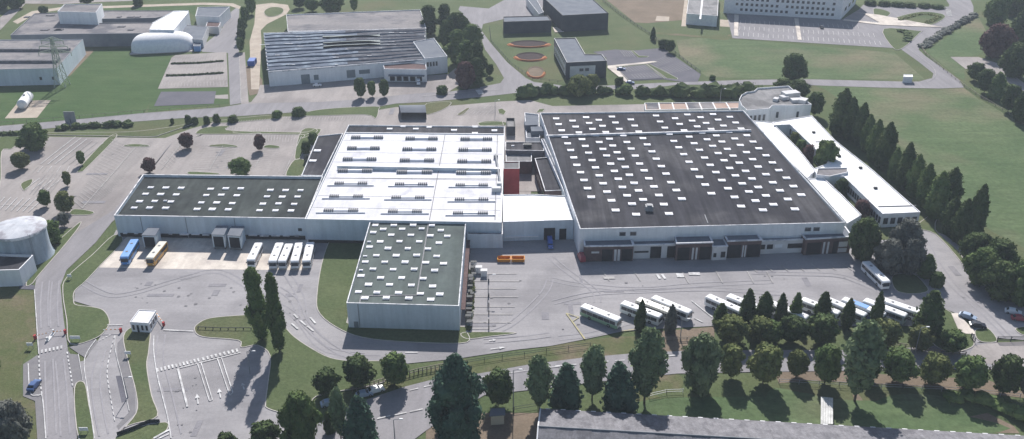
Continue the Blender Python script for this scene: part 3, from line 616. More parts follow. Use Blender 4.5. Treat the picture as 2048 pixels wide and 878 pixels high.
# --- left dark roofed hall
H3 = 7.7
lf, lp, _, _ = prism_building('truck_dock_hall', 'long low hall with blackish roof and two blocks of skylights', 'N', '228,431 612,437 646,353 286,349', H3, 'blue_wall', 'black_roof', .8, 'coping', .45)
skylights(lf, 'Y1', '757,363 833,364 910,366 731,395 807,396 885,398 701,432 777,431 858,435 674,465 751,465 832,466', H3-.8, 0, None, .84)
skylights(lf, 'Y2', '104,369 180,368 255,368 82,401 157,399 235,402 57,438 134,438 212,441 36,471 112,471 192,473 404,376 480,376 555,377 387,409 463,409 540,409 366,445 444,443 523,446 349,477 429,477 507,479', H3-.8, 0, None, .84)
skylights(lf, 'Y1', '830,430', H3-.8, 0, SKYS)
A, B = edge(lp)
facade(lf, 'dock_opening', A, B, .012, .985, .05, 1.5, 'dark', .05)
rq = random.Random(4)
for k in range(16):
    u = .03+k*.06; facade(lf, 'dock_bumper', A, B, u, u+rq.uniform(.012, .05), 1.35, 1.35+rq.uniform(.25, .6), 'coping', rq.uniform(.25, .8))
for u in (.135, .37, .625): facade(lf, 'downpipe', A, B, u, u+.0025, .1, H3-.3, 'metal', .14)
A2_, B2_ = edge(wp_); facade(wh, 'plinth', A2_, B2_, .005, .31, .1, 1.2, 'dark', .05)
facade(lf, 'window', A, B, .952, .972, 3.2, 4.2, 'glass', .06)
def dockbox(v, s, h, lab):
    p = ccw(W(v, s, h)); a = MB(); a.prism(p, .9, h, top=False); c = sum(p, Vector())/4; o = thing('dock_shelter', lab, 'dock shelter', (c.x, c.y, 0), 'dock shelters on the truck dock wall')
    a.build('shelter_wall', M['blue_wall'], o); r = MB(); r.prism(inset(p, -.1), h, h+.2, bottom=True); r.build('shelter_roof', M['slate'], o)
    A, B = edge(p); facade(o, 'shutter', A, B, .1, .9, 1.0, h-.5, 'dark', .05); x = MB()
    for k in inset(p, .3): x.tube((k.x, k.y, -.1), (k.x, k.y, .95), .12)
    x.build('leg', M['dark_metal'], o)
dockbox('Y1', '712,605 778,607 800,570 745,568', 5.0, 'leftmost blue grey dock box between the blue and the orange bus')
dockbox('Y2', '108,602 170,604 190,560 135,558', 5.2, 'middle dock box, left one of the adjoining pair')
dockbox('Y2', '188,606 252,610 272,563 210,561', 5.2, 'rightmost dock box, right one of the adjoining pair')
# wall of white hall beyond the left hall
# --- green roofed block
H4 = 8.0
gr, gp, _, _ = prism_building('green_roofed_block', 'square block with green grey roof, scattered skylights and blank pale blue walls', 'N', '693,606 918,612 932,444 740,443', H4, 'blue_wall', 'green_roof', .35)
skylights(gr, 'X3', '324,145 432,147 545,146 655,148 370,170 481,167 595,167 707,176 312,188 417,202 532,203 646,208 745,210 352,241 465,240 581,241 696,249 290,272 398,282 514,283 632,285 330,323 446,323 566,322 683,327 265,360 379,362 498,362 619,364 723,370 310,403 428,404 551,404 671,411 240,441 355,454 478,453 604,458 284,492 407,493 535,496 659,502 225,535 333,540 460,541 588,546 701,550 263,571 388,571 520,573 648,579', H4-.35, 0, None, .76)
skylights(gr, 'X3', '288,244 264,326 240,410', H4-.35, 0, SKYS)
x = MB()
for s in ('636,130 566,556', '566,556 240,560', '240,560 232,600'):
    a, b = W('X3', s, H4-.2); t = (b-a).normalized(); n = Vector((-t.y, t.x, 0))*.16; x.prism([a-n, b-n, b+n, a+n], H4-.36, H4-.2)
x.build('roof_pipe', M['louvre'], gr)
A, B = edge(gp); facade(gr, 'door', A, B, .05, .09, 0, 2.2, 'door_grey'); facade(gr, 'downpipe', A, B, .098, .104, 0, H4-.2, 'metal', .15)
e = P('N', 925, 500); 
# clutter lean-to on the right side of the green block
p = W('X3', '825,640 850,640 880,215 858,215', 3.0); r_ = thing('lean_to', 'narrow rusty lean-to shelter along the right wall of the green roofed block', 'lean-to', (sum(q.x for q in p)/4, sum(q.y for q in p)/4, 0))
x = MB(); x.prism(p, 2.8, 3.0, bottom=True); x.build('roof', M['brick'], r_); x = MB()
for i in range(9):
    a = p[0].lerp(p[3], i/8); b = p[1].lerp(p[2], i/8); x.box((b.x, b.y, 0), (.2, .2, 2.8)); 
x.build('post', M['dark_metal'], r_)
for i in range(14):
    t = i/13; q = P('X3', 872, 745).lerp(P('X3', 895, 400), t); q.x += random.uniform(-.5, .5); x = MB(); hgt = random.uniform(.7, 2.0); sx, sy = random.uniform(.9, 1.7), random.uniform(.8, 1.6)
    x.box((0, 0, .15), (sx, sy, hgt), 0, random.uniform(-.4, .4)); x.box((0, 0, .15+hgt), (sx*1.08, sy*1.08, .12), 1, 0)
    cm = random.choice(['white', 'metal', 'wood', 'brick', 'pale_wall']); o = x.build('storage_crate', [M[cm], M['dark_metal']], loc=(q.x, q.y, .13))
    nm = {'white':'white','metal':'grey metal','wood':'wooden','brick':'rusty brown','pale_wall':'off-white'}[cm]
    pos = ['nearest', 'second', 'third', 'fourth', 'fifth', 'sixth', 'seventh', 'eighth', 'ninth', 'tenth', 'eleventh', 'twelfth', 'thirteenth', 'farthest'][i]
    o.data.transform(__import__('mathutils').Matrix.Translation((q.x, q.y, .13))) if False else None
    for vv in o.data.vertices: pass
    o.data.vertices.foreach_set('co', [c for vv in x.v for c in vv]); o.data.update()
    tag(o, f'{nm} crate, {pos} counted from the front in the line beside the lean-to', 'crate', 'crates stored beside the lean-to')
# --- middle blocks
r_, p_, _, _ = prism_building('link_hall', 'low linking hall with a plain bright white roof', 'Y3', '600,595 945,585 905,468 745,460 600,462', 7.0, 'blue_wall', 'bright_roof', .2, 'coping')
A, B = edge(p_); facade(r_, 'dock_door', A, B, .58, .74, .1, 4.4, 'dark'); facade(r_, 'dock_door', A, B, .80, .90, .1, 4.0, 'dark'); facade(r_, 'ledge', A, B, .02, .5, 1.6, 1.85, 'white', .5)
r_, p_, _, _ = prism_building('link_block', 'flat dark annex between green roofed block and link hall', 'Y3', '425,655 598,655 600,600 425,598', 5.0, 'blue_wall', 'dark_roof', .3)
r_, p_, _, _ = prism_building('goods_office', 'low pale blue block in front of the dark annex', 'Y3', '452,660 590,658 592,652 452,654', 4.6, 'blue_wall', 'slate', .2)
r_, p_, _, _ = prism_building('grey_court_block', 'grey flat roofed block in the gap between the two large halls', 'Y3', '612,245 800,248 795,205 612,205', 6.5, 'grey_roof', 'dark_roof', .3)
skylights(r_, 'Y3', '648,222 705,215', 6.2, 0, SKYS); x = MB(); q = P('Y3', 720, 228, 6.2); x.box((q.x, q.y, 6.2), (3, 2, 1.2)); x.build('air_handler', M['dark_metal'], r_)
r_, p_, _, _ = prism_building('brown_court_block', 'brown walled low block behind the red stair tower', 'Y3', '614,300 740,300 740,250 614,248', 5.2, 'brick', 'grey_roof', .3)
r_, p_, _, _ = prism_building('red_tower', 'narrow red clad tower with pale cap between the halls', 'Y3', '604,335 680,335 680,300 602,302', 11.0, 'red', 'grey_roof', .2, 'metal', cat='tower')
r_, p_, _, _ = prism_building('court_annex', 'black flat roofed annex with brown brick wall against the depot hall', 'Y3', '805,444 900,440 830,278 755,285', 6.2, 'brick', 'dark_roof', .35, 'coping')
A, B = edge(p_, side='L')
for k in range(7): facade(r_, 'window', A, B, .08+k*.125, .15+k*.125, 2, 4.2, 'glass')
r_, p_, _, _ = prism_building('long_wall_block', 'narrow pale block along the left wall of the depot hall', 'Y3', '946,560 965,560 800,190 785,190', 7.5, 'white_wall', 'slate', .2)
r_, p_, _, _ = prism_building('plant_block', 'blue grey plant room with ducts at the back left corner of the depot hall', 'Y3', '715,185 780,185 775,70 705,62', 5.5, 'white_wall', 'slate', .3)
x = MB(); q = P('Y3', 735, 135, 5.5); x.box((q.x, q.y, 5.2), (5, 4, 2.2), 0, .1); x.box((q.x+3, q.y-5, 5.2), (6, 5, 1.8), 0, .05); x.build('air_handler', M['slate'], r_)
r_, p_, _, _ = prism_building('dark_kiosk', 'small dark open topped kiosk behind the court', 'Y3', '618,130 660,130 657,88 615,88', 4.0, 'dark_wall', 'grey_roof', .8, 'dark_metal')
c = P('Y3', 690, 400); sheet('court_paving', [('Y3','612,205 612,445 820,445 760,300 800,260 790,120 700,100 700,60 612,60')], 'lot', .17)
# patios strip at the back of the depot hall
r_, p_, _, _ = prism_building('rear_terrace', 'long low annex with tan roof panels framed in white behind the depot hall', 'N', '1291,220 1487,216 1478,204 1289,206', 3.6, 'pale_wall', 'tan', .25, 'white')
x = MB()
for k in range(1, 7):
    a, b = un(1291+k*28, 219.5, 3.6), un(1289+k*27, 205.5, 3.6); x = MB(); x.prism([a, a+Vector((.5,0,0)), b+Vector((.5,0,0)), b], 3.3, 3.75); x.build('divider', M['white'], r_)
for k in (0, 3, 4):
    p = [un(1293+k*28+1, 218, 3.4), un(1293+k*28+25, 217.5, 3.4), un(1291+k*27+24, 206.5, 3.4), un(1291+k*27+2, 206.5, 3.4)]; x = MB(); x.poly(ccw(p)); x.build('roof_panel', M['old_roof'], r_)
# rounded head building
s = '235,552 430,538 525,620 575,655 450,660 330,660 310,680 170,692 135,660 120,625 135,595 165,578 215,570'
hd, p_, _, _ = prism_building('curved_office', 'white office with curved rear wall and cluttered grey roof', 'Z4', s, 7.5, 'white_wall', 'grey_roof', .6, 'coping')
A, B = P('Z4', 170, 692, 7.5), P('Z4', 310, 680, 7.5)
for k in range(4): facade(hd, 'window', A, B, .15+k*.2, .24+k*.2, 2.5, 5, 'glass', .3)
A, B = P('Z4', 330, 661, 7.5), P('Z4', 575, 656, 7.5)
for k in (.12, .64): facade(hd, 'window', A, B, k, k+.06, 2, 4.6, 'glass', .2)
x = MB()
for a, b, l, w2, hgt in ((440,605,7,4,2.2),(400,620,3,3,1.4),(350,630,2.5,2,1.2),(480,635,5,3,1.2),(520,640,4,3,1.5)):
    q = P('Z4', a, b, 7); x.box((q.x, q.y, 6.9), (l, w2, hgt), 0, random.random())
x.build('air_handler', M['pale_wall'], hd)
# white wing
HW = 5.0
wg, p_, _, _ = prism_building('office_wing', 'long low wing with white roof curving along the row of poplars', 'Y5', '215,235 410,203 530,330 720,480 955,688 765,697 570,508 470,514 430,490 420,470 500,440 300,248 220,252', HW, 'white_wall', 'bright_roof', .2)
A, B = P('Y5', 570, 508, HW), P('Y5', 765, 697, HW)
A, B = A, B
for k in range(16): facade(wg, 'window', A, B, .04+k*.06, .085+k*.06, 1.2, 3.4, 'glass', .08)
A2, B2 = P('Y5', 300, 248, HW), P('Y5', 420, 365, HW)
for k in range(10): facade(wg, 'window', A2, B2, .04+k*.095, .10+k*.095, 1.2, 3.6, 'glass', .08)
A2, B2 = P('Y5', 765, 697, HW), P('Y5', 955, 688, HW)
for k in range(5): facade(wg, 'window', A2, B2, .06+k*.19, .18+k*.19, 1.2, 3.4, 'glass', .08)
x = MB()
for a, b in (((745,660),(935,655)),((430,335),(530,330))):
    q0, q1 = P('Y5', *a, HW), P('Y5', *b, HW); x = MB(); x.prism([q0, q1, q1+Vector((0,.3,0)), q0+Vector((0,.3,0))], HW-.25, HW+.05); x.build('roof_joint', M['louvre'], wg)
x = MB()
for a, b in ((420,288),(548,408),(655,466),(730,568)):
    q = P('Y5', a, b, HW); x.box((q.x, q.y, HW-.3), (1.2, .9, .7))
x.build('roof_cowl', M['dark_metal'], wg)
prism_building('corridor_wing', 'narrow white roofed corridor against the right wall of the depot hall', 'Y5', '118,228 213,237 235,262 345,372 430,480 386,518 240,372', 4.6, 'white_wall', 'bright_roof', .2)
prism_building('corridor_end', 'bright white roofed corridor end beside the near right corner of the depot hall', 'Y5', '388,520 468,516 560,600 660,702 587,745', 4.4, 'white_wall', 'bright_roof', .2)
r_, _, _, _ = prism_building('corridor_link', 'cluttered grey roofed link between corridor and long wing', 'Y5', '432,500 500,508 590,488 590,465 440,468', 5.6, 'white_wall', 'old_roof', .3)
# --- far left factory
fa, p_, _, _ = prism_building('old_factory', 'sprawling factory with stained brown grey roof and sunken slot', 'Z1', '65,220 500,212 940,208 960,140 600,145 620,118 975,112 1180,66 640,66 215,85', 7.0, 'slate', 'old_roof', .3, 'metal')
prism_building('factory_tower_block', 'tall windowless block rising from the old factory roof', 'Z1', '360,72 602,78 640,24 402,28', 13.5, 'white_wall', 'old_roof', .3)
prism_building('factory_gable_block', 'white roofed end block of the old factory', 'Z1', '935,185 1090,188 1185,75 1180,65 1090,68 960,140', 9.5, 'white_wall', 'bright_roof', .3)
A, B = edge(p_)
x = MB()
for i in range(16):
    q = P('Z1', random.uniform(120, 900), random.choice((105, 165, 185, 95)), 7.0); x.box((q.x, q.y, 6.6), (random.uniform(2,5), random.uniform(1.5,3), .5))
x.build('skylight', M['fibre'], fa)
fb, p_, _, _ = prism_building('blue_walled_factory', 'flat roofed factory with pale blue front wall at the left edge', 'Z1', '-260,440 355,428 520,246 -120,250', 8.0, 'blue_wall', 'old_roof', .3, 'metal')
A, B = edge(p_)
for u in (.80, .93): facade(fb, 'window', A, B, u, u+.025, 2.5, 4, 'glass')
x = MB()
for y0, y1 in ((300,320),(378,392)):
    a, b = P('Z1', -150, y1, 8), P('Z1', 430 if y0 < 350 else 360, y1, 8); t = (b-a).normalized()
    x.prism([a, b, b+Vector((0,2.5,0)), a+Vector((0,2.5,0))], 7.7, 9.0, 0, True)
x.build('roof_ridge', M['fibre'], fb)
prism_building('white_shed', 'small white and blue building at top of the lane, left of the hedge', 'Z1', '1225,100 1375,104 1440,42 1240,45', 6.5, 'white_wall', 'slate', .3)
prism_building('brown_shed', 'small brown roofed shed below the white and blue building', 'Z1', '1290,165 1370,170 1385,140 1300,135', 4, 'pale_wall', 'brick', .2)
prism_building('grey_cottage', 'grey roofed cottage at the right end of the inflatable dome', 'Z1', '1140,240 1270,250 1305,168 1150,155', 4.5, 'pale_wall', 'slate', .1, 'metal')
prism_building('blue_airlock', 'small blue cabin attached to the inflatable dome', 'Z1', '1212,290 1255,290 1258,268 1216,266', 2.8, 'sky_blue', 'slate', .1, 'metal', cat='cabin')
# inflatable dome
a, b = P('Z1', 850, 322), P('Z1', 1180, 305); c = (a+b)/2; L = (b-a).length+6; rz = math.atan2(b.y-a.y, b.x-a.x)
r_ = thing('inflatable_dome', 'long white air supported dome on the lawn with rounded ends', 'dome', (c.x, c.y+3, 0), None, rz)
x = MB(); nx, na = 40, 18; R0 = 9.0; h0 = 8.2
for i in range(nx+1):
    t = i/nx*2-1; px = t*L/2; e = max(0, 1-abs(t)**5)**.5; rr = .02+e*(1+.006*math.sin(i*math.pi))
    for j in range(na+1):
        a = math.pi*j/na; x.v.append((px, -R0*rr*math.cos(a), h0*rr*max(0, math.sin(a))**.75))
for i in range(nx):
    for j in range(na):
        k = i*(na+1)+j; x.f.append((k, k+1, k+na+2, k+na+1)); x.m.append(0)
o = bpy.data.objects.new('membrane', x.data('membrane', M['white'], smooth=True)); COL.objects.link(o); o.parent = r_
x = MB(); x.box((0, 0, 0), (L*.96, 18.4, .3)); o = bpy.data.objects.new('base_rail', x.data('base_rail', M['kerb'])); COL.objects.link(o); o.parent = r_
# --- derelict sawtooth factory
HD = hh('Z2', 450, 545)
dr = thing('derelict_factory', 'derelict factory with broken saw-tooth roof and pale front wall', 'building', tuple(P('Z2', 540, 400)))
A, B, C, Dd = P('Z2', 175, 450, HD), P('Z2', 1155, 372, HD), P('Z2', 1165, 175, HD), P('Z2', 147, 207, HD)
x = MB(); x.prism([A, B, C, Dd], -.2, HD-.6, top=False); x.build('wall', M['white_wall'], dr)
nt_ = 11; top, glz, stripm = MB(), MB(), MB()
for i in range(nt_):
    t0, t1 = i/nt_, (i+1)/nt_; ts = t0+(t1-t0)*.30; nsub = 14
    for k in range(nsub):
        u0, u1 = k/nsub, (k+1)/nsub
        def pt(t, u, z):
            a, b = A.lerp(Dd, t), B.lerp(C, t); q = a.lerp(b, u)
            sag = 1.2*noise.noise(Vector((u*5, t*9, 3)))
            if 4 <= i <= 8: sag += 1.1*math.sin(max(0, min(1, (u-.3)/.4))*math.pi)*(.6+.4*math.sin(i*2.1))
            q = q.copy(); q.y += sag*.8; q.z = HD-.6+max(0, z+sag*.35); return q
        zt = .95; tf = t0+(t1-t0)*.14; tm_ = t0+(t1-t0)*.78
        glz.poly([pt(t0, u0, 0), pt(t0, u1, 0), pt(tf, u1, zt), pt(tf, u0, zt)], 0)
        brk = i in (5, 6, 8) and .30 < u0 < .68
        mi_ = 1 if brk else (2 if u0 < (.48+.06*math.sin(i*2.3)) else 0)
        lift = 1.0 if brk else 0
        top.poly([pt(tf, u0, zt+lift), pt(tf, u1, zt+lift*(1 if u1 < .66 else .3)), pt(tm_, u1, zt*.95+lift*.4), pt(tm_, u0, zt*.95+lift*.4)], mi_)
        top.poly([pt(tm_, u0, zt*.95), pt(tm_, u1, zt*.95), pt(t1, u1, 0), pt(t1, u0, 0)], 0)
        ts = tf
        if random.random() < .13:
            q = pt(ts, u0, zt+.12); stripm = MB(); stripm.box((q.x, q.y, q.z), (random.uniform(1, 5), .4, .18), 0, random.uniform(-.1, .1)); stripm.build('roof_flashing', M['coping'], dr)
glz.build('north_light', [mat('aged_glazing', (.05,.07,.10), (.12,.16,.21), .12, (.16,.20,.24), .3, stretch=(.3,1,1), rough=.5)], dr)
top.build('roof', [mat('rusty_roof', (.050,.052,.065), (.078,.082,.10), .15, (.12,.13,.15), .2, fine=.3, fscale=.7, stretch=(.25,1,1)), mat('loose_sheet', (.20,.225,.225), (.26,.285,.28), .3, fine=.2), mat('bleached_roof', (.14,.17,.22), (.085,.10,.135), .12, (.19,.23,.28), .15, fine=.3, fscale=.8, stretch=(.3,1,1))], dr)
x = MB(); x.ring([A, B, C, Dd], .4, HD-.62, HD+.1); x.build('coping', M['coping'], dr)
for u0, u1, z0, z1, m in ((.20,.255,0,4.6,'door_grey'),(.28,.31,1.5,4,'door_grey'),(.49,.545,1.2,5.0,'door_grey'),(.57,.64,2.6,4.6,'door_grey')): facade(dr, 'shutter', A, B, u0, u1, z0, z1, m)
prism_building('derelict_rear_hall', 'plain grey roofed rear hall behind the saw-tooth roof', 'Z2', '300,196 1168,178 1130,60 290,92', HD, 'white_wall', 'old_roof', .4)
x = MB()
r_, p_, _, _ = prism_building('derelict_office', 'white two storey office with dark flat roof at the right end of the derelict factory', 'Z2', '1158,366 1300,352 1216,238 1086,262', HD+1, 'white_wall', 'slate', .3)
A, B = edge(p_)
for k in range(4): facade(r_, 'window', A, B, .08+k*.13, .17+k*.13, 4.2, 6.2, 'glass', frame='metal')
r_, p_, _, _ = prism_building('loading_annex', 'white loading annex with brown roof in front of the derelict factory', 'Z2', '905,432 1170,436 1165,400 1065,392 895,398', hh('Z2', 432, 512), 'white_wall', 'brick', .3)
A, B = edge(p_)
for k in range(5): facade(r_, 'dock_door', A, B, .12+k*.16, .24+k*.16, .5, 3.2, 'dark')
facade(r_, 'canopy', A, B, .1, .95, 3.3, 3.6, 'slate', 2.0)
# bus shelter style pavilion
p = W('Z2', '1008,700 1168,700 1160,652 995,655', 3.6); c = sum(p, Vector())/4
r_ = thing('open_shelter', 'open fronted shelter with curved grey roof beside the avenue', 'shelter', (c.x, c.y, 0)); x = MB()
for i in range(8):
    t0, t1 = i/8, (i+1)/8; f = lambda t, u: Vector(tuple((p[0].lerp(p[3], t)).lerp(p[1].lerp(p[2], t), u))[:2]+(3.2+.9*math.sin(math.pi*t),))
    x.poly([f(t0, 0), f(t0, 1), f(t1, 1), f(t1, 0)])
    x.poly([f(t0, 0)-Vector((0,0,.2)), f(t1, 0)-Vector((0,0,.2)), f(t1, 1)-Vector((0,0,.2)), f(t0, 1)-Vector((0,0,.2))])
x.build('roof', M['slate'], r_); x = MB(); q = [a.copy() for a in p]; x.prism([q[3]+Vector((0,-.3,0)), q[2]+Vector((0,-.3,0)), q[2], q[3]], 0, 3.2); x.prism([q[0], q[0]+Vector((.3,0,0)), q[3]+Vector((.3,0,0)), q[3]], 0, 3.2); x.prism([q[1]-Vector((.3,0,0)), q[1], q[2], q[2]-Vector((.3,0,0))], 0, 3.2); x.build('wall', M['dark_wall'], r_)
# --- black buildings top
r_, _, _, _ = prism_building('black_pavilion', 'smaller low black building with grey roof behind two orange edged ponds', 'Z3', '150,137 448,128 425,98 145,105', hh('Z3', 137, 212), 'dark_wall', 'slate', .3, 'dark_metal')
r_, _, _, _ = prism_building('black_hall', 'larger black clad hall with pale grey roof', 'Z3', '518,97 806,82 690,-22 395,-18', hh('Z3', 97, 200), 'dark_wall', 'slate', .3, 'dark_metal')
skylights(r_, 'Z3', '498,25 635,20', 8, 0, None, 1)
prism_building('pale_strip_building', 'narrow pale building with grey roof left of the black hall', 'Z3', '370,88 400,75 345,-20 290,-15', 5, 'pale_wall', 'slate', .2)
# retention ponds
def pond(v, x, y, w1, d1, lab, liner='rubble'):
    c = P(v, x, y); sc = mpp(v, y); rx = w1*sc/2; ry = d1; x_ = MB(); n = 40
    r_ = thing('retention_pond', lab, 'pond', (c.x, c.y, 0), 'clay edged retention ponds')
    prof = [(1.12, .05), (1.02, .7), (.95, .72), (.80, .12)]
    x_.lathe((c.x, c.y, 0), [(a, z) for a, z in prof], n, 0, rx, ry, math.pi*1.02, math.pi*1.98); x_.build('clay_rim', M['orange_soil'], r_); x_ = MB(); x_.lathe((c.x, c.y, 0), [(1.12, .05), (1.02, .5), (.95, .52)], n, 0, rx, ry, -math.pi*.02, math.pi*1.02); x_.lathe((c.x, c.y, 0), [(.95, .52), (.80, .12)], n, 1, rx, ry, -math.pi*.02, math.pi*1.02); x_.build('rear_rim', [M['grass'], M[liner]], r_)
    k = MB(); k.poly([Vector((c.x+rx*.82*math.cos(2*math.pi*i/n), c.y+ry*.82*math.sin(2*math.pi*i/n), .13)) for i in range(n)]); k.build('liner', M[liner], r_)
pond('Z3', 308, 278, 250, 6.5, 'far oval pond with dark liner next to the low black building'); pond('Z3', 315, 358, 190, 7.5, 'middle oval pond with dark liner and orange clay rim'); pond('Z3', 350, 455, 110, 9, 'near half filled brown pond beside the side road', 'soil')
# --- L shaped office
HL = hh('Z3', 392, 500)
lo, p_, _, _ = prism_building('job_office', 'L-shaped office with grey roof and pale panel facades', 'Z3', '545,392 795,380 765,340 660,340 600,237 465,240', HL, 'dark_wall', 'slate', .3, 'metal')
A, B = P('Z3', 545, 392, HL), P('Z3', 795, 380, HL)
facade(lo, 'facade_panel', A, B, .08, .72, 1.0, HL-2.0, 'pale_wall', .1); facade(lo, 'window', A, B, .32, .42, HL-4.6, HL-3.2, 'glass', .16); facade(lo, 'window', A, B, .46, .56, HL-4.6, HL-3.2, 'glass', .16)
A, B = P('Z3', 465, 240, HL), P('Z3', 545, 392, HL); facade(lo, 'facade_panel', A, B, .03, .92, 1.0, HL-1.0, 'pale_wall', .1)
for f in (0, 1):
    for k in range(11): facade(lo, 'window', A, B, .06+k*.075, .095+k*.075, 2.0+f*3.6, 3.8+f*3.6, 'glass', .16)
# --- big white building top right
p = [P('Z4', 20, 82), P('Z4', 755, 124), P('Z4', 850, 25), P('Z4', 60, -60)]; c = sum(p, Vector())/4
bo = thing('white_office_block', 'long white multi-storey office at the top edge with rows of small windows', 'building', (c.x, c.y, 0)); HB = 17
x = MB(); x.prism(p, 0, HB, top=False); x.build('wall', M['white'], bo); x = MB(); x.poly(ccw([Vector((q.x, q.y, HB-.2)) for q in p])); x.build('roof', M['grey_roof'], bo); x = MB(); x.ring(inset(ccw(p), -.05), .4, HB-.2, HB+.4); x.build('coping', M['white'], bo)
for f in range(5):
    for k in range(20):
        if (k*7+f*3) % 11 == 0: continue
        u = .10+k*.043
        facade(bo, 'window', p[0], p[1], u, u+.022, 2.0+f*3.1, 3.5+f*3.1, 'glass', .08)
for k in range(3): facade(bo, 'window', p[1], p[2], .2+k*.25, .32+k*.25, 3, 5, 'glass', .08)
r_, p_, _, _ = prism_building('white_wing', 'white gabled wing with grey roof left of the long white office', 'Z3', '1296,85 1490,100 1498,-60 1315,-60', hh('Z3', 90, 158), 'white', 'grey_roof', .2, 'white')
a, b = P('Z3', 1378, 92, 9), P('Z3', 1395, -50, 9); x = MB(); x.prism([a, a+Vector((1,0,0)), b+Vector((1,0,0)), b], hh('Z3', 90, 158)-.2, hh('Z3', 90, 158)+.3); x.build('roof_upstand', M['white'], r_)
r_, _, _, _ = prism_building('white_kiosk', 'tiny white box kiosk alone on the verge by the bend in the avenue', 'Z4', '1150,482 1210,483 1207,468 1153,467', 3.0, 'white', 'white', .1, 'white', cat='kiosk')
# --- tower and pump house at left
ct = P('N', 34, 487); HT = 10.0
r_ = thing('water_tank', 'large round concrete tank with pale domed roof at left edge', 'tank', (ct.x, ct.y, 0)); x = MB()
ctop = un(36, 456, HT); cx, cy = ctop.x, ctop.y; RT = 7.6
x.lathe((cx, cy, 0), [(RT*1.10, 0), (RT*1.03, 1.0), (RT*.99, 3), (RT*.985, 6), (RT, HT)], 48); x.build('shell', mat('tank_concrete', (.32,.38,.43), (.40,.45,.50), .3, fine=.08, streak=.22, sdir=(.7,.7,.05)), r_, True)
x = MB(); x.lathe((cx, cy, 0), [(RT+.28, HT-.5), (RT+.40, HT-.5), (RT+.40, HT+.1), (RT+.28, HT+.1)], 48); x.build('rim_band', M['coping'], r_)
x = MB()
for k_ in (0, 1): x.tube((cx+RT*.75+.5*k_, cy-RT*.72, 0), (cx+RT*.75+.5*k_, cy-RT*.72, HT+.8), .05)
for k_ in range(24): x.tube((cx+RT*.75, cy-RT*.72, .4+k_*.43), (cx+RT*.75+.5, cy-RT*.72, .4+k_*.43), .04)
x.build('ladder', M['metal'], r_)
x = MB(); x.lathe((cx, cy, 0), [(RT+.25, HT-.2), (RT+.25, HT+.2), (RT, HT+.25), (RT*.6, HT+.75), (RT*.3, HT+.95), (.02, HT+1.0)], 48); x.build('roof', mat('tank_roof', (.40,.42,.46), (.56,.57,.60), .15, (.32,.31,.34), .2, fine=.1, streak=.1), r_, True)
prism_building('pump_house', 'small flat roofed pump house in front of the round tank', 'Y1', '-70,782 95,777 166,704 -20,697', 5.5, 'white_wall', 'dark_roof', .6, 'white')
# --- guard house
r_, p_, _, _ = prism_building('guard_house', 'small glazed guard house with pale roof on the entrance island', 'X1', '675,270 770,276 810,211 722,207', 3.3, 'white_wall', 'white_roof', .08, 'white', .2)
A, B = edge(p_)
for k in range(4): facade(r_, 'window', A, B, .05+k*.24, .24+k*.24, .9 if k != 1 else .1, 2.5, 'glass', .06, frame='white')
A, B = edge(p_, side='R')
for k in range(3): facade(r_, 'window', A, B, .08+k*.3, .32+k*.3, .9, 2.5, 'glass', .06, frame='white')
# --- bottom grey roofed shed
HS, HR = 5.0, 7.6
e0, e1 = un(1081, 817, HS), un(2150, 877, HS); r0 = un(1079, 853, HR); d = (e1-e0).normalized(); n = Vector((d.y, -d.x, 0))
wd = (r0-e0).dot(n); L = (e1-e0).length; bs_ = thing('long_shed', 'long shed with weathered grey pitched roof along the bottom edge', 'shed', (e0.x, e0.y, 0))
g0 = e0+n*wd; g1 = e1+n*wd; h0_ = e0+n*2*wd; h1 = e1+n*2*wd
x = MB(); nn = 60
for i in range(nn):
    a, b = e0.lerp(e1, i/nn), e0.lerp(e1, (i+1)/nn); z1 = .05*math.sin(i*1.7)
    x.poly([Vector((a.x,a.y,HS)), Vector((a.x+n.x*wd,a.y+n.y*wd,HR+z1)), Vector((b.x+n.x*wd,b.y+n.y*wd,HR+z1)), Vector((b.x,b.y,HS))][::-1])
    x.poly([Vector((a.x+n.x*wd,a.y+n.y*wd,HR+z1)), Vector((a.x+n.x*2*wd,a.y+n.y*2*wd,HS)), Vector((b.x+n.x*2*wd,b.y+n.y*2*wd,HS)), Vector((b.x+n.x*wd,b.y+n.y*wd,HR+z1))][::-1])
x.build('roof', M['fibre'], bs_)
q = [e0+d*.4+n*.4, e0+d*.4+n*(2*wd-.4), e1+n*(2*wd-.4), e1+n*.4]; x = MB(); x.prism([Vector(k) for k in q], 0, HS-.05, top=False)
x.poly([Vector((q[0].x,q[0].y,HS-.05)), Vector((q[1].x,q[1].y,HS-.05)), Vector(((q[0].x+q[1].x)/2,(q[0].y+q[1].y)/2,HR-.1))]); x.build('wall', M['pale_wall'], bs_)
x = MB(); x.tube(Vector((e0.x,e0.y,HS)), Vector((g0.x,g0.y,HR+.05)), .16); x.tube(Vector((g0.x,g0.y,HR+.05)), Vector((h0_.x,h0_.y,HS)), .16); x.build('verge_trim', M['white'], bs_)
x = MB(); x.tube(Vector((g0.x,g0.y,HR+.08)), Vector((g1.x,g1.y,HR+.08)), .14); x.build('ridge_cap', M['metal'], bs_)
x = MB()
for i in range(34):
    a = e0.lerp(e1, (i+.5)/34); x = MB(); x.box((a.x, a.y, HS-.12), (1.1, .25, .14), 0, math.atan2(d.y, d.x)); x.build('gutter_clip', M['white'], bs_)
p = W('X8', '345,775 430,775 430,598 347,590', 1.6); c = sum(p, Vector())/4; r_ = thing('white_panel_ramp', 'narrow white ribbed panel roof standing in the grass above the long shed', 'panel', (c.x, c.y, 0))
x = MB(); nr = 5
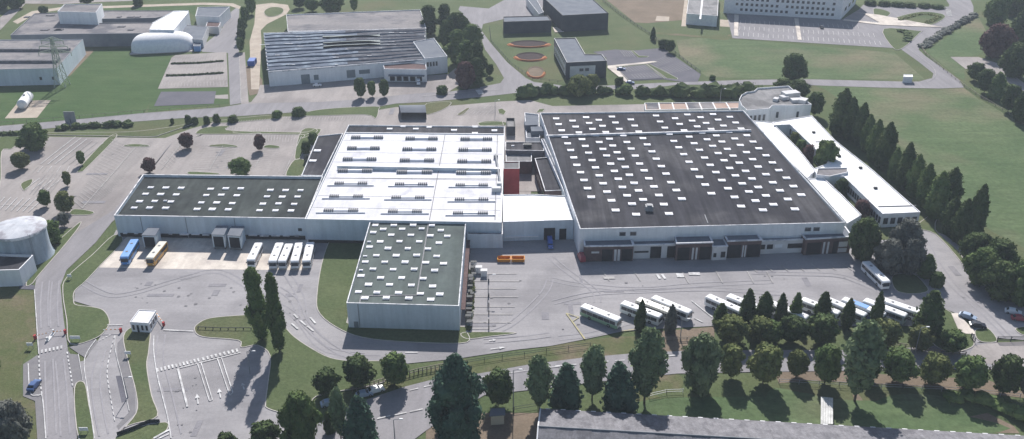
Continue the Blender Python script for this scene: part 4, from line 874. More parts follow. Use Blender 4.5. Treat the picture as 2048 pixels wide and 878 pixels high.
for i in range(nr): a, b = p[0].lerp(p[1], i/nr), p[0].lerp(p[1], (i+.92)/nr); e_, f = p[3].lerp(p[2], i/nr), p[3].lerp(p[2], (i+.92)/nr); x.prism([a, b, f, e_], 1.45, 1.6, bottom=True)
x.build('panel', mat('panel_white', (.62,.62,.60), (.45,.45,.44), .5, fine=.2), r_); x = MB()
for k in inset(ccw(p), .3): x.tube((k.x, k.y, 0), (k.x, k.y, 1.45), .12)
x.build('leg', M['dark_metal'], r_)
# cream hut under the round tree
p = W('X4', '822,715 912,708 910,672 830,675', 3.0); c = sum(p, Vector())/4; r_ = thing('cream_hut', 'small cream walled hut with grey roof behind the large dark cedar', 'hut', (c.x, c.y, 0))
x = MB(); x.prism(p, 0, 2.8, top=False); x.build('wall', mat('cream_render', (.58,.50,.38)), r_); x = MB(); x.prism(inset(ccw(p), -.3), 2.8, 3.0, bottom=True); x.build('roof', M['slate'], r_)
# ------------------------------------------------------------------ vehicles
BUSM = {}
def bus_parts(body, roof, low, L):
    key = (body, roof, low, round(L, 1))
    if key in BUSM: return BUSM[key]
    out = []; w2, hgt = 2.55, 3.05
    def add(name, b, mats, kids=()): out.append((name, b.data(name, mats), kids))
    def sec(x, sx, z0, z1, b, m, ins=0):
        pass
    b = MB(); h = L/2
    # rounded body shell made from side profile sections
    secs = [(-h, .90, .55, 2.75), (-h+.12, .97, .38, 2.92), (-h+.45, 1, .32, hgt), (h-.5, 1, .32, hgt), (h-.15, .97, .36, 2.90), (h, .88, .50, 2.62)]
    rows = []
    for (x, k, z0, z1) in secs:
        y = w2/2*k; r = [(x,-y*.98,z0),(x,-y,.9),(x,-y,1.35),(x,-y*.985,2.45),(x,-y*.96,z1-.14),(x,-y*.80,z1),(x,y*.80,z1),(x,y*.96,z1-.14),(x,y*.985,2.45),(x,y,1.35),(x,y,.9),(x,y*.98,z0)]
        rows.append(len(b.v)); b.v += r
    mi = [2, 2, 0, 0, 0, 1, 0, 0, 0, 2, 2, 0]
    for i in range(len(rows)-1):
        for j in range(12):
            k = (j+1) % 12; b.f.append((rows[i]+j, rows[i+1]+j, rows[i+1]+k, rows[i]+k)); b.m.append(1 if j in (4,5,6) else mi[j])
    b.f.append(tuple(rows[0]+j for j in range(12))); b.m.append(0); b.f.append(tuple(rows[-1]+j for j in reversed(range(12)))); b.m.append(0)
    add('body', b, [M[body], M[roof], M[low]])
    for s in (-1, 1):
        g = MB(); n = 6; x0, x1 = -h+.5, h-.6
        for i in range(n):
            a, c = x0+(x1-x0)*i/n+.04, x0+(x1-x0)*(i+1)/n-.04
            ya, yb = s*(w2/2+.02), s*(w2/2*.985+.02); q = [(a,ya,1.40),(c,ya,1.40),(c,yb,2.42),(a,yb,2.42)]
            g.poly(q if s < 0 else q[::-1])
        add('side_window', g, [M['glass']])
    g = MB(); g.poly([(h+.02,-1.05,1.25),(h+.02,1.05,1.25),(h-.10,1.05,2.55),(h-.10,-1.05,2.55)]); g.box((h-.03, 0, 1.25), (.08, 2.1, 1.25), 0); add('windscreen', g, [M['glass']])
    g = MB(); g.box((-h, 0, 1.5), (.08, 1.9, .95), 0); add('rear_window', g, [M['glass']])
    for s in (-1, 1):
        g = MB(); g.box((h-.02, s*.9, .72), (.10, .35, .2)); add('headlight', g, [M['headlamp']])
        g = MB(); g.box((-h+.02, s*1.0, .8), (.10, .2, .45)); add('tail_light', g, [M['tail']])
    for x in (-h+3.2, h-2.7):
        for s in (-1, 1):
            g = MB(); g.tube((x, s*1.0, .5), (x, s*(w2/2+.03), .5), .5, n=16); g.tube((x, s*(w2/2+.02), .5), (x, s*(w2/2+.05), .5), .28, n=12, m=1); add('wheel', g, [M['tyre'], M['rim']])
    for x in (-h+3.2, h-3.5):
        g = MB(); g.box((x, 0, hgt-.01), (.8, .8, .12), 0, 0, .8); add('roof_hatch', g, [M['louvre']])
    for s in (-1, 1):
        g = MB(); g.box((h+.12, s*1.30, 1.9), (.15, .22, .45)); add('mirror', g, [M['dark_metal']])
    BUSM[key] = out; return out
def bus(name, label, v, a, b, body='bus_white', roof='bus_white', low='bus_white', group='coaches parked in the yard', cat='bus', L=None, extra=None):
    A, B = P(v, *a, 3.05), P(v, *b, 3.05); c = (A+B)/2; L = L or min(12.2, max(11.0, (B-A).length)); rz = math.atan2(B.y-A.y, B.x-A.x)
    if (B-A).length > 13: c = A+(B-A).normalized()*L/2
    r = thing(name, label, cat, (c.x, c.y, .14), group, rz)
    for nm, me, _ in bus_parts(body, roof, low, L):
        o = bpy.data.objects.new(nm, me); COL.objects.link(o); o.parent = r
    if extra:
        g = MB(); x0, x1, m = extra; g.box(((x0+x1)/2, 0, 3.07), (x1-x0, 2.0, .05)); o = bpy.data.objects.new('roof_panel', g.data('roof_panel', M[m])); COL.objects.link(o); o.parent = r
    return r
GA, GB = 'coaches nosed into the truck dock', 'coaches parked behind the cypress row'
bus('coach', 'bright blue coach, leftmost at the dock wall', 'Y1', (676,622), (620,715), 'bus_blue', 'sky_blue', 'bus_blue', GA)
bus('coach', 'orange yellow coach with white roof, second from left at the dock', 'Y1', (818,635), (750,718), 'bus_yellow', 'bus_cream', 'bus_yellow', GA)
bus('coach', 'white coach standing apart, left of the row of four at the dock', 'Y2', (345,640), (303,728), group=GA)
bus('coach', 'leftmost white coach of the four side by side', 'Y2', (450,640), (412,735), group=GA)
bus('coach', 'second white coach of the four side by side', 'Y2', (498,645), (460,735), group=GA)
bus('coach', 'third white coach of the four side by side', 'Y2', (548,640), (523,735), group=GA)
bus('coach', 'rightmost white coach of the four, beside the curved lawn', 'Y2', (605,635), (582,735), group=GA)
bus('coach', 'white and pale green coach alone near the yellow markings', 'X5', (218,573), (471,672), 'bus_white', 'bus_white', 'bus_green', GB)
bus('coach', 'nearest white coach of the three behind the two thin cypresses', 'X5', (487,553), (750,648), group=GB)
bus('coach', 'middle coach of the three, with cream roof', 'X5', (590,530), (840,625), 'bus_cream', 'bus_cream', 'bus_white', group=GB)
bus('coach', 'farthest white coach of the three side by side', 'X5', (692,515), (952,622), group=GB)
bus('coach', 'white coach behind the small dark cone tree, left in the long row', 'X5', (1062,507), (1300,612), group=GB)
bus('coach', 'white coach half hidden by the two broad cypresses', 'X5', (1200,505), (1450,605), group=GB)
bus('coach', 'white coach between the second and third cypress, mostly hidden', 'X7', (60,512), (300,610), 'bus_cream', 'bus_white', 'bus_white', GB)
bus('coach', 'white coach left of the narrow pointed cypress in the row centre', 'X7', (262,492), (500,583), group=GB)
bus('coach', 'white coach with dark windows right of the row centre cypress', 'X7', (415,490), (665,595), 'bus_grey', 'bus_white', 'bus_white', group=GB)
bus('coach', 'coach with blue and yellow roof panels', 'X7', (520,490), (785,592), 'bus_white', 'bus_white', 'car_blue', GB, extra=(-3.4, 1.2, 'sky_blue'))
bus('coach', 'white coach in front of the rightmost one beside the big cypress', 'X7', (655,497), (920,597), 'bus_grey', 'bus_white', 'bus_grey', GB)
bus('coach', 'rightmost white coach of the long row', 'X7', (760,492), (1020,580), group=GB)
bus('coach', 'lone white coach at the right end of the yard by the big grey tree', 'X7', (662,256), (798,388), group='coaches parked behind the cypress row')
CARM = {}
def car(label, v, x, y, ang, col, name='parked_car', cat='car', L=4.3, hgt=1.45, van=False):
    c = P(v, x, y); r = thing(name, label, cat, (c.x, c.y, .15), 'parked cars', R(ang)); h = L/2; w2 = 1.75
    if van: prof = [(-h,.45),(-h,1.9),(-h+.15,2.1),(h-1.5,2.1),(h-.8,1.25),(h-.1,1.05),(h,.45)]
    else: prof = [(-h,.45),(-h+.05,.85),(-h+.35,.95),(-h+1.0,hgt-.03),(-h+1.5,hgt),(h-1.75,hgt),(h-1.1,.95),(h-.15,.80),(h,.45)]
    key = (col, van, L)
    if key not in CARM:
        parts = []; b = MB(); n = len(prof)
        for s in (-1, 1):
            b.v += [(px, s*(w2/2*(1 if z < 1.0 else .82)), z) for px, z in prof]
        b.v += [(-h, -.8, .25), (h, -.8, .25), (-h, .8, .25), (h, .8, .25)]
        for i in range(n-1): b.f.append((i, i+1, n+i+1, n+i)); b.m.append(0)
        b.f.append(tuple(reversed(range(n)))); b.f.append(tuple(range(n, 2*n))); b.m += [0, 0]
        b.box((0, 0, .25), (L*.98, w2*.96, .22), 0)
        parts.append(('body', b.data('body', M[col])))
        g = MB(); z0, z1 = (1.3, 1.95) if van else (.98, hgt-.05)
        xa, xb, xc, xd = (h-1.42, h-.84, 0, 0) if van else (h-1.70, h-1.12, -h+.95, -h+.40)
        g.poly([(xb+.02,-.72,z0),(xb+.02,.72,z0),(xa+.02,.66,z1),(xa+.02,-.66,z1)]); parts.append(('windscreen', g.data('windscreen', M['glass'])))
        if not van: g = MB(); g.poly([(xd-.02,.72,z0),(xd-.02,-.72,z0),(xc-.02,-.66,z1),(xc-.02,.66,z1)]); parts.append(('rear_window', g.data('rear_window', M['glass'])))
        for s in (-1, 1):
            g = MB(); ya, yb = s*(w2/2*.99+.0), s*(w2/2*.83+.0)
            if van: q = [(xb-.2, s*.745, z0), (xb-1.0, s*.745, z0), (xb-1.0, s*.735, z1-.1), (xa-.1, s*.735, z1-.1)]
            else: q = [(xb-.08, s*(w2/2*.83), z0+.03), (xd+.3, s*(w2/2*.83), z0+.03), (xc+.15, s*(w2/2*.83), z1-.04), (xa-.05, s*(w2/2*.83), z1-.04)]
            g.poly(q if s > 0 else q[::-1]); parts.append(('side_window', g.data('side_window', M['glass'])))
            g = MB(); g.box((h-.02, s*.62, .62), (.08, .3, .15)); parts.append(('headlight', g.data('headlight', M['headlamp'])))
            for px in (-h+.8, h-.8):
                g = MB(); g.tube((px, s*.66, .33), (px, s*.90, .33), .33, n=14); g.tube((px, s*.9, .33), (px, s*.92, .33), .19, n=10, m=1); parts.append(('wheel', g.data('wheel', [M['tyre'], M['rim']])))
        CARM[key] = parts
    for nm, me in CARM[key]:
        o = bpy.data.objects.new(nm, me); COL.objects.link(o); o.parent = r
    return r
car('dark blue car parked in the lay-by on the left entrance road', 'X1', 181, 610, 88, 'car_blue')
car('silver blue car parked on the pale path near the right gate', 'X7', 1300, 618, -38, 'car_silver', L=4.6)
car('black car parked in front of the silver blue one near the right gate', 'X7', 1362, 672, -12, 'car_black')
car('white car parked by the trees at the right edge', 'X7', 1585, 588, -25, 'car_white')
car('dark red car at the right edge below the white one', 'X7', 1625, 630, -12, 'car_red')
car('blue car alone in the small dark car park', 'Z3', 885, 442, -5, 'car_blue')
car('blue car on the avenue verge by the small round bush', 'Z3', 942, 527, -8, 'car_blue', L=4.0)
car('dark car in the office car park', 'Z4', 637, 178, 80, 'car_black', L=4.2)
car('white car under the trees beside the left end of the lower road', 'X4', 40, 558, 25, 'car_white')
car('pale blue car in the shade of the round trees by the railing', 'X2', 735, 712, 20, 'car_silver')
car('grey car right of the pale blue one in the tree shade', 'X2', 905, 668, 20, 'car_silver', L=4.1)
car('white car parked against the derelict factory wall', 'Z2', 485, 543, 5, 'car_white', L=4.0)
car('blue delivery van backed into the dock of the link hall', 'Y3', 830, 712, -88, 'van_blue', 'delivery_van', 'van', 5.6, van=True)
car('white delivery van at the loading annex of the derelict factory', 'Z2', 1120, 525, -85, 'car_white', 'delivery_van', 'van', 5.8, van=True)
car('red van parked at the left corner of the depot porches', 'X5', 212, 268, 100, 'car_red', 'delivery_van', 'van', 4.6, van=True)
# orange skips
for i, (x0, lab) in enumerate(((605, 'left orange skip of the pair in front of the low block'), (673, 'right orange skip of the pair in front of the low block'))):
    c = P('Y3', x0, 785); r_ = thing('skip_container', lab, 'skip', (c.x, c.y, .14), 'orange skips'); x = MB()
    a, b_, hgt = 3.9, 2.2, .8
    x.box((c.x, c.y, .2), (a*.85, b_*.9, .12)); x.box((c.x, c.y-b_/2, .25), (a, .1, hgt)); x.box((c.x, c.y+b_/2, .25), (a, .1, hgt)); x.box((c.x-a/2, c.y, .25), (.1, b_-.12, hgt)); x.box((c.x+a/2, c.y, .25), (.1, b_-.12, hgt))
    x.build('tub', M['orange'], r_); x = MB(); x.ring([Vector((c.x-a/2-.1,c.y-b_/2-.1,0)), Vector((c.x+a/2+.1,c.y-b_/2-.1,0)), Vector((c.x+a/2+.1,c.y+b_/2+.1,0)), Vector((c.x-a/2-.1,c.y+b_/2+.1,0))], .22, .25+hgt, .4+hgt); x.build('rim', M['orange'], r_)
    for k in range(5): x = MB(); x.box((c.x-a/2+.4+k*.8, c.y-b_/2-.09, .3), (.12, .08, hgt-.1)); x.build('rib', M['orange'], r_)
# white tank on sandy patch
c = P('Z1', 165, 690); r_ = thing('storage_tank', 'white horizontal storage tank lying on a square of bare sand', 'tank', (c.x, c.y, .06)); A = P('Z1', 145, 685)+Vector((0,0,2.2)); B = P('Z1', 185, 630)+Vector((0,0,2.2)); d = (B-A).normalized()
x = MB(); x.tube(A, B, 2.1, n=24); x.tube(A-d*.8, A, 1.2, 2.1, n=24); x.tube(B, B+d*.8, 2.1, 1.2, n=24); x.build('tank_shell', M['white'], r_, False)
for t in (.2, .8): q = A.lerp(B, t); x = MB(); x.box((q.x, q.y, .05), (3.4, 1.0, 1.2), 0, math.atan2(d.y, d.x)+math.pi/2); x.build('saddle', M['metal'], r_)
x = MB(); q = A.lerp(B, .5); x.tube((q.x, q.y, 4.2), (q.x, q.y, 4.9), .5); x.build('manhole', M['metal'], r_)
# blue container
c = P('Z2', 78, 405); x = MB(); x.box((0, 0, .1), (3.2, 6, 2.6), 0, .1)
for k in range(9): x.box((0, 0, .3), (3.3, .12, 2.2), 0, .1) if False else x.box((-.3*0, -2.8+k*.7, .3), (3.34, .15, 2.2), 0, 0)
tag(x.build('storage_container', M['van_blue'], loc=None), 'bright blue ribbed container beside the sandy lane', 'container'); bpy.data.objects['storage_container'].location = c
# ------------------------------------------------------------------ pylon, billboard, posts, fences, barriers
b0 = P('Z1', 392, 540); hp = hh('Z1', 238, 540)
r_ = thing('lattice_pylon', 'tall pale lattice pylon standing on the lawn before the blue walled factory', 'pylon', tuple(b0)); x = MB(); px_, py2 = b0.x, b0.y
lv = [(0, 2.6), (.2, 2.0), (.4, 1.5), (.6, 1.1), (.8, .8), (1, .35)]
for i in range(5):
    (t0, w0), (t1, w1) = lv[i], lv[i+1]; z0, z1 = t0*hp, t1*hp; cs = [(-1,-1),(1,-1),(1,1),(-1,1)]
    for k in range(4):
        a, b = cs[k], cs[(k+1) % 4]; f = lambda c, w_, z: (px_+c[0]*w_, py2+c[1]*w_, z)
        x.tube(f(a, w0, z0), f(a, w1, z1), .16, n=5); x.tube(f(a, w0, z0), f(b, w1, z1), .09, n=4); x.tube(f(b, w0, z0), f(a, w1, z1), .09, n=4); x.tube(f(a, w1, z1), f(b, w1, z1), .09, n=4)
x.build('mast', mat('galvanised', (.36,.40,.34)), r_)
for z, l in ((.70, 7.5), (.82, 6.5), (.94, 5)):
    x = MB()
    for s in (-1, 1):
        for dy in (-.8, .8): x.tube((px_, py2+dy, hp*z), (px_+s*l, py2, hp*z+.2), .13, n=5); x.tube((px_, py2+dy, hp*z+1.8), (px_+s*l, py2, hp*z+.2), .11, n=5)
        for k in range(1, 5): x.tube((px_+s*l*k/5, py2, hp*z+.1), (px_+s*l*(k-.5)/5, py2, hp*z+1.6*(1-k/5)), .09, n=4)
        x.tube((px_+s*l, py2, hp*z+.2), (px_+s*l, py2, hp*z-1.6), .18, n=6)
    x.build('cross_arm', bpy.data.materials['galvanised'], r_)
c = P('Z1', 447, 775); hb = hh('Z1', 700, 775); r_ = thing('billboard', 'grey square billboard on a single post beside the avenue', 'billboard', tuple(c)); x = MB(); x.tube((c.x, c.y, 0), (c.x, c.y, hb-3), .2); x.build('post', M['dark_metal'], r_)
x = MB(); x.box((c.x, c.y, hb-5), (4.6, .3, 5)); x.build('panel', M['metal'], r_); x = MB(); x.box((c.x, c.y-.3, hb-5.3), (6.5, .8, .3)); x.build('ledge', M['metal'], r_)
def lamp(v, x, yt, yb, lab, s=1):
    c = P(v, x, yb); h = max(6, min(11, hh(v, yt, yb))); r = thing('street_lamp', lab, 'street lamp', tuple(c), 'street lamps'); b = MB(); b.tube((c.x, c.y, 0), (c.x, c.y, h), .14, .08); b.build('post', M['metal'], r)
    b = MB(); b.tube((c.x, c.y, h), (c.x+s*1.4, c.y, h+.25), .07); b.build('arm', M['metal'], r); b = MB(); b.box((c.x+s*1.7, c.y, h+.18), (.9, .35, .18), 0, 0, .8); b.build('lamp_head', M['white'], r)
lamp('X4', 975, 410, 665, 'grey street lamp right of the single round tree by the lower road'); lamp('X4', 170, 800, 890, 'street lamp at the bottom edge left of the dark cedar'); lamp('X5', 880, 715, 800, 'street lamp on the verge below the three coaches')
lamp('Z3', 1505, 598, 640, 'street lamp behind the depot hall near the terrace'); lamp('X1', 665, 585, 665, 'street lamp on the grass island below the guard house'); lamp('Z3', 95, 630, 720, 'street lamp in the small car park above the white hall')
lamp('X2', 345, 450, 560, 'street lamp beside the marked lanes left of the tall poplars'); lamp('X8', 985, 120, 300, 'street lamp behind the railing at right'); lamp('X3', 985, 440, 560, 'street lamp in the striped bays beside the green roofed block')
def fence(v, s, hgt, lab, m='metal', step=3.0, rails=2, th=.06, name='fence', solid=None):
    p = W(v, s); r = thing(name, lab, 'fence', (p[0].x, p[0].y, 0)); po, ra = MB(), MB()
    for a, b in zip(p, p[1:]):
        L = (b-a).length; n = max(1, int(L/step))
        for i in range(n+1):
            q = a.lerp(b, i/n); po.box((q.x, q.y, 0), (th*2, th*2, hgt+.1))
        for k in range(rails): z = .15+hgt*(k+1)/rails-.12; ra.tube((a.x, a.y, z), (b.x, b.y, z), th, n=5)
        if solid:
            t = (b-a).normalized(); nn_ = Vector((-t.y, t.x, 0))*.03; ra.prism([a-nn_, b-nn_, b+nn_, a+nn_], .1, hgt, 0, True)
    po.build('post', M[m], r); ra.build('rail', M[m], r)
fence('X4', '-120,560 0,525 150,480 330,430 530,390', 1.4, 'pale timber paling fence running behind the lower left round trees', 'wood', 1.0, 2, .12)
fence('X4', '530,390 900,330 1200,290 1500,250', 1.2, 'thin wire fence on the grass bank under the yard', 'dark_metal', 4)
fence('X6', '760,155 1060,150 1200,158', 1.1, 'low pale rail fence right of the thin cypresses', 'wood', 1.6, 2, .1)
fence('X8', '805,240 960,262 1160,300 1330,310', 1.1, 'low striped railing under the upper round trees at right', 'wood', 1.3, 2, .1)
fence('X6', '730,575 860,545 980,540', 1.2, 'short white rail fence between the pale poplars', 'white', 3, 2, .06)
fence('X4', '980,690 1140,665', 1.3, 'wire garden fence left of the long shed', 'dark_metal', 3)
fence('X8', '60,500 470,520 900,540 1300,560 1700,600', 1.3, 'long wire fence behind the lower row of round trees', 'metal', 4)
fence('X7', '1485,765 1656,762', 1.6, 'dark swing gate panels across the right entrance', 'dark_metal', 2.5, 4, .08)
fence('X7', '1320,745 1345,775', 1.8, 'short dark gate beside the right entrance path', 'dark_metal', .8, 4, .07)
fence('Z4', '1255,290 1290,345 1400,440 1530,545 1640,620 1907,775', 1.2, 'pale wire fence along the bend and the far field edge', 'wood', 5, 2, .08)
fence('Z3', '770,10 900,110 1060,215 1200,320 1380,460', 1.3, 'thin dark fence between the job office lawn and the field', 'dark_metal', 5, 2, .1)
fence('X2', '90,340 200,345 350,345', .8, 'low dark rail on the pointed grass island', 'dark_metal', 2, 1, .1)
fence('X1', '612,862 700,830 780,795 830,795', 1.0, 'dark solid low wall panel on the grass at the bottom entrance', 'dark_metal', 3, 1, .08, 'fence', 1)
fence('Z1', '0,783 500,742 905,706 1380,672', 1.2, 'thin pale fence along the top side of the avenue', 'wood', 5, 1, .06)
fence('Z3', '60,180 70,265 200,410 330,500 540,525', 1.2, 'dark mesh fence around the ponds', 'dark_metal', 4, 2, .06)
def barrier(v, a, b, lab):
    A, B = P(v, *a), P(v, *b); r = thing('barrier', lab, 'barrier', (A.x, A.y, .13), 'entrance barriers'); x = MB(); x.box((A.x, A.y, .13), (.5, .7, 1.1)); x.box((A.x, A.y, 1.23), (.56, .76, .1)); x.build('cabinet', M['red'], r)
    n = 8
    x = MB()
    for i in range(n): x.tube(A.lerp(B, i/n)+Vector((0,0,1.05)), A.lerp(B, (i+1)/n)+Vector((0,0,1.05)), .10, n=6, m=i % 2)
    x.build('boom', [M['orange'], M['white']], r)
barrier('X1', (185,360), (258,342), 'left striped barrier across the entrance road'); barrier('X1', (342,332), (270,338), 'right striped barrier across the entrance road'); barrier('X1', (630,325), (540,328), 'striped barrier across the lane left of the guard house'); barrier('X1', (852,292), (812,235), 'short barrier behind the guard house')
c = P('X1', 265, 350); x = MB(); x.box((0, 0, 0), (.9, 4.5, .25)); x.box((0, 1.8, .25), (.5, .5, .9)); x.box((0, -1.8, .25), (.5, .5, .9)); o = x.build('traffic_island', [M['pale_wall']]); o.location = (c.x, c.y, .13); tag(o, 'slim concrete divider island between the two entrance barriers', 'divider')
for v, xx, yy, w_, lab in (('X1',395,372,2.6,'white sign board lying low beside the entrance road'),('X1',160,408,1.6,'small white sign on the grass left of the barrier'),('X1',440,850,2.0,'white sign board on the grass wedge at the bottom'),('X1',668,452,1.6,'small white sign on the guard house island'),('X1',365,50,1.2,'tiny white sign on the verge above the entrance')):
    c = P(v, xx, yy); x = MB(); r_ = thing('sign_board', lab, 'sign', tuple(c), 'small white sign boards'); x.box((c.x, c.y, .9), (w_, .12, .9)); x.build('panel', M['white'], r_); x = MB(); x.tube((c.x-w_*.4, c.y+.1, 0), (c.x-w_*.4, c.y+.1, 1.7), .06); x.tube((c.x+w_*.4, c.y+.1, 0), (c.x+w_*.4, c.y+.1, 1.7), .06); x.build('post', M['metal'], r_)
for xx, yy, lab in ((930,425,'left white cabinet in the bays beside the green roofed block'),(960,445,'right white cabinet in the bays, nearer the camera')):
    c = P('X3', xx, yy); x = MB(); r_ = thing('utility_cabinet', lab, 'cabinet', (c.x, c.y, .14), 'white utility cabinets'); x.box((c.x, c.y, .14), (1.8, 1.3, 1.9)); x.build('housing', M['white'], r_); x = MB(); x.box((c.x, c.y, 2.04), (2.0, 1.5, .12)); x.build('lid', M['pale_wall'], r_)
for i, (yy) in enumerate((485, 570, 625, 668, 722, 760)):
    c = P('X3', 988, yy); x = MB(); x.tube((0, 0, 0), (0, 0, 1.1), .16, .13); x.tube((0, 0, 1.1), (0, 0, 1.2), .19); o = x.build('bollard', M['dark_metal']); o.location = (c.x, c.y, .13)
    tag(o, f'dark bollard in the striped bays, {["farthest","second farthest","third farthest","third nearest","second nearest","nearest"][i]} of the six', 'bollard', 'bollards in the striped bays')
# ------------------------------------------------------------------ trees
rng = np.random.default_rng(5)
def ico(sub=1):
    import bmesh
    bm = bmesh.new(); bmesh.ops.create_icosphere(bm, subdivisions=sub, radius=1); v = np.array([q.co[:] for q in bm.verts]); f = [[w_.index for w_ in q.verts] for q in bm.faces]; bm.free(); return v, f
ICV, ICF = ico(2)
KIND = {  # height, radius, blobs, envelope
 'round': (8, 4.0), 'poplar': (20, 3.0), 'cone': (9, 2.6), 'aspen': (16, 3.2), 'spire': (16, 3.0), 'cedar': (20, 8.0), 'bush': (3, 2.6), 'broad': (11, 6.0)}
def env(kind, t):
    if kind == 'round': return max(0, 1-((t-.60)/.42)**2)**.5, .20
    if kind == 'broad': return max(0, 1-((t-.52)/.50)**2)**.55, .10
    if kind == 'poplar': return (math.sin(min(1, max(0, (t-.05)/.95))**.80*math.pi)**.50)*(.9+.22*math.sin(t*15+1)), .08
    if kind == 'spire': return (math.sin(min(1, max(0, (t-.03)/.97))**.80*math.pi)**.58)*(1.02-t)**.25, .05
    if kind == 'aspen': return (math.sin(min(1, max(0, (t-.10)/.90))**1.25*math.pi)**.62)*(1+.10*math.sin(t*23)), .12
    if kind == 'cone': return (max(0, 1-t)**.62)*min(1, .55+t*2.2), .02
    if kind == 'cedar': return (max(0, 1-t)**.58)*(1+.22*math.sin(t*19))*min(1, .45+t*2.2), .06
    if kind == 'bush': return max(0, 1-((t-.38)/.62)**2)**.5, 0.0
def crown(kind, seed):
    r = np.random.default_rng(seed); H, Rr = KIND[kind]; V = []; Fc = []; nv = 0
    nb = {'round': 42, 'broad': 60, 'poplar': 84, 'spire': 66, 'aspen': 66, 'cone': 40, 'cedar': 95, 'bush': 18}[kind]
    bl = []
    lo = env(kind, .5)[1]; ph = r.uniform(0, 6.28, 4); lean = r.uniform(-.12, .12, 2)*Rr
    irr = {'cone': .08, 'spire': .14, 'poplar': .32, 'cedar': .30, 'round': .16, 'bush': .15}.get(kind, .22)
    for i in range(nb):
        t = lo+(1-lo)*((i+r.uniform(0, 1))/nb)*.97; e = env(kind, t)[0]*Rr; a = i*2.39996+r.uniform(-.5, .5)
        k = r.uniform(.45, .86) if kind != 'cone' else r.uniform(.5, .72); br = {'round': .34, 'broad': .30, 'poplar': .38, 'spire': .46, 'aspen': .40, 'cone': .42, 'cedar': .26, 'bush': .46}[kind]*Rr*r.uniform(.7, 1.25)
        br = min(br, max(.35, e*.75)); rad = max(0, e-br*.75)*k/.8
        rad *= 1+irr*(math.sin(2*a+ph[0]+t*5)+.7*math.sin(3*a+ph[1]-t*9)+.5*math.sin(t*21+ph[2]))
        bl.append((math.cos(a)*rad+lean[0]*t, math.sin(a)*rad+lean[1]*t, t*H, br))
    # inner filling lobes
    for i in range(8):
        t = lo+(1-lo)*(i+.6)/9; e = env(kind, t)[0]*Rr; bl.append((r.uniform(-.1,.1)*Rr+lean[0]*t, r.uniform(-.1,.1)*Rr+lean[1]*t, t*H, max(.3, e*(.62 if kind in ('cone','round','bush') else .48))))
    zs = {'poplar': 1.3, 'spire': 1.5, 'aspen': 1.15, 'cone': 1.35, 'cedar': .75, 'broad': .8}.get(kind, .85)
    for (x, y, z, br) in bl:
        jit = 1+.16*r.standard_normal(len(ICV)); v = ICV*jit[:, None]*np.array([br*.86, br*.86, br*.86*zs])+np.array([x, y, z]); v[:, 2] = np.clip(v[:, 2], .15, H*1.0)
        V.append(v); Fc += [[q+nv for q in f] for f in ICF]; nv += len(v)
        nl = int(46*(br/1.2)**1.4)+14; nl = min(nl, 150)
        d = r.standard_normal((nl, 3)); d /= np.linalg.norm(d, axis=1)[:, None]; out = d*np.array([1, 1, zs])
        c = np.array([x, y, z])+out*br*r.uniform(.82, 1.22, nl)[:, None]
        nr = d+.7*r.standard_normal((nl, 3)); nr /= np.linalg.norm(nr, axis=1)[:, None]
        u = np.cross(nr, r.standard_normal((nl, 3))); u /= np.linalg.norm(u, axis=1)[:, None]; w_ = np.cross(nr, u); s = r.uniform(.16, .36, nl)[:, None]*(1.0 if Rr > 3 else .8)
        q = np.stack([c-u*s-w_*s*.6, c+u*s-w_*s, c+u*s*.8+w_*s, c-u*s*.7+w_*s*.8], 1).reshape(-1, 3); q[:, 2] = np.clip(q[:, 2], .05, H*1.04)
        V.append(q); Fc += [[nv+4*i, nv+4*i+1, nv+4*i+2, nv+4*i+3] for i in range(nl)]; nv += 4*nl
    A_ = np.concatenate(V); rm = np.percentile(np.hypot(A_[:, 0], A_[:, 1]), 94); A_[:, :2] *= Rr/rm; zm = A_[:, 2].max(); A_[:, 2] *= H/zm
    return A_, Fc
def trunk(kind, seed):
    r = random.Random(seed); H, Rr = KIND[kind]; b = MB(); top = H*{'round': .62, 'broad': .6, 'poplar': .8, 'spire': .7, 'aspen': .75, 'cone': .6, 'cedar': .85, 'bush': .5}[kind]; r0 = {'round': .20, 'broad': .34, 'poplar': .36, 'spire': .3, 'aspen': .26, 'cone': .22, 'cedar': .55, 'bush': .08}[kind]
    p = Vector((0, 0, -.2))
    for i in range(4):
        q = Vector((r.uniform(-.15, .15), r.uniform(-.15, .15), top*(i+1)/4)); b.tube(p, q, r0*(1-i*.2), r0*(.8-i*.2), 8); p = q
    for k in range(6):
        a = k*1.05+r.random(); z = top*(.42+.09*k); b.tube((0, 0, z), (math.cos(a)*Rr*.55, math.sin(a)*Rr*.55, z+H*.12), r0*.4, r0*.12, 6)
    return b.data('trunk', M['bark'])
CR, TR = {}, {}
def crown_me(kind, leafm, var):
    k = (kind, var)
    if k not in CR: CR[k] = crown(kind, var*17+len(kind)*101)
    kk = (kind, leafm, var)
    if kk not in TR:
        me = bpy.data.meshes.new('crown'); me.from_pydata(CR[k][0].tolist(), [], CR[k][1]); me.materials.append(M[leafm]); me.update(); TR[kk] = me
    if ('t', kind) not in TR: TR[('t', kind)] = trunk(kind, 3)
    return TR[kk], TR[('t', kind)]
NT = [0]
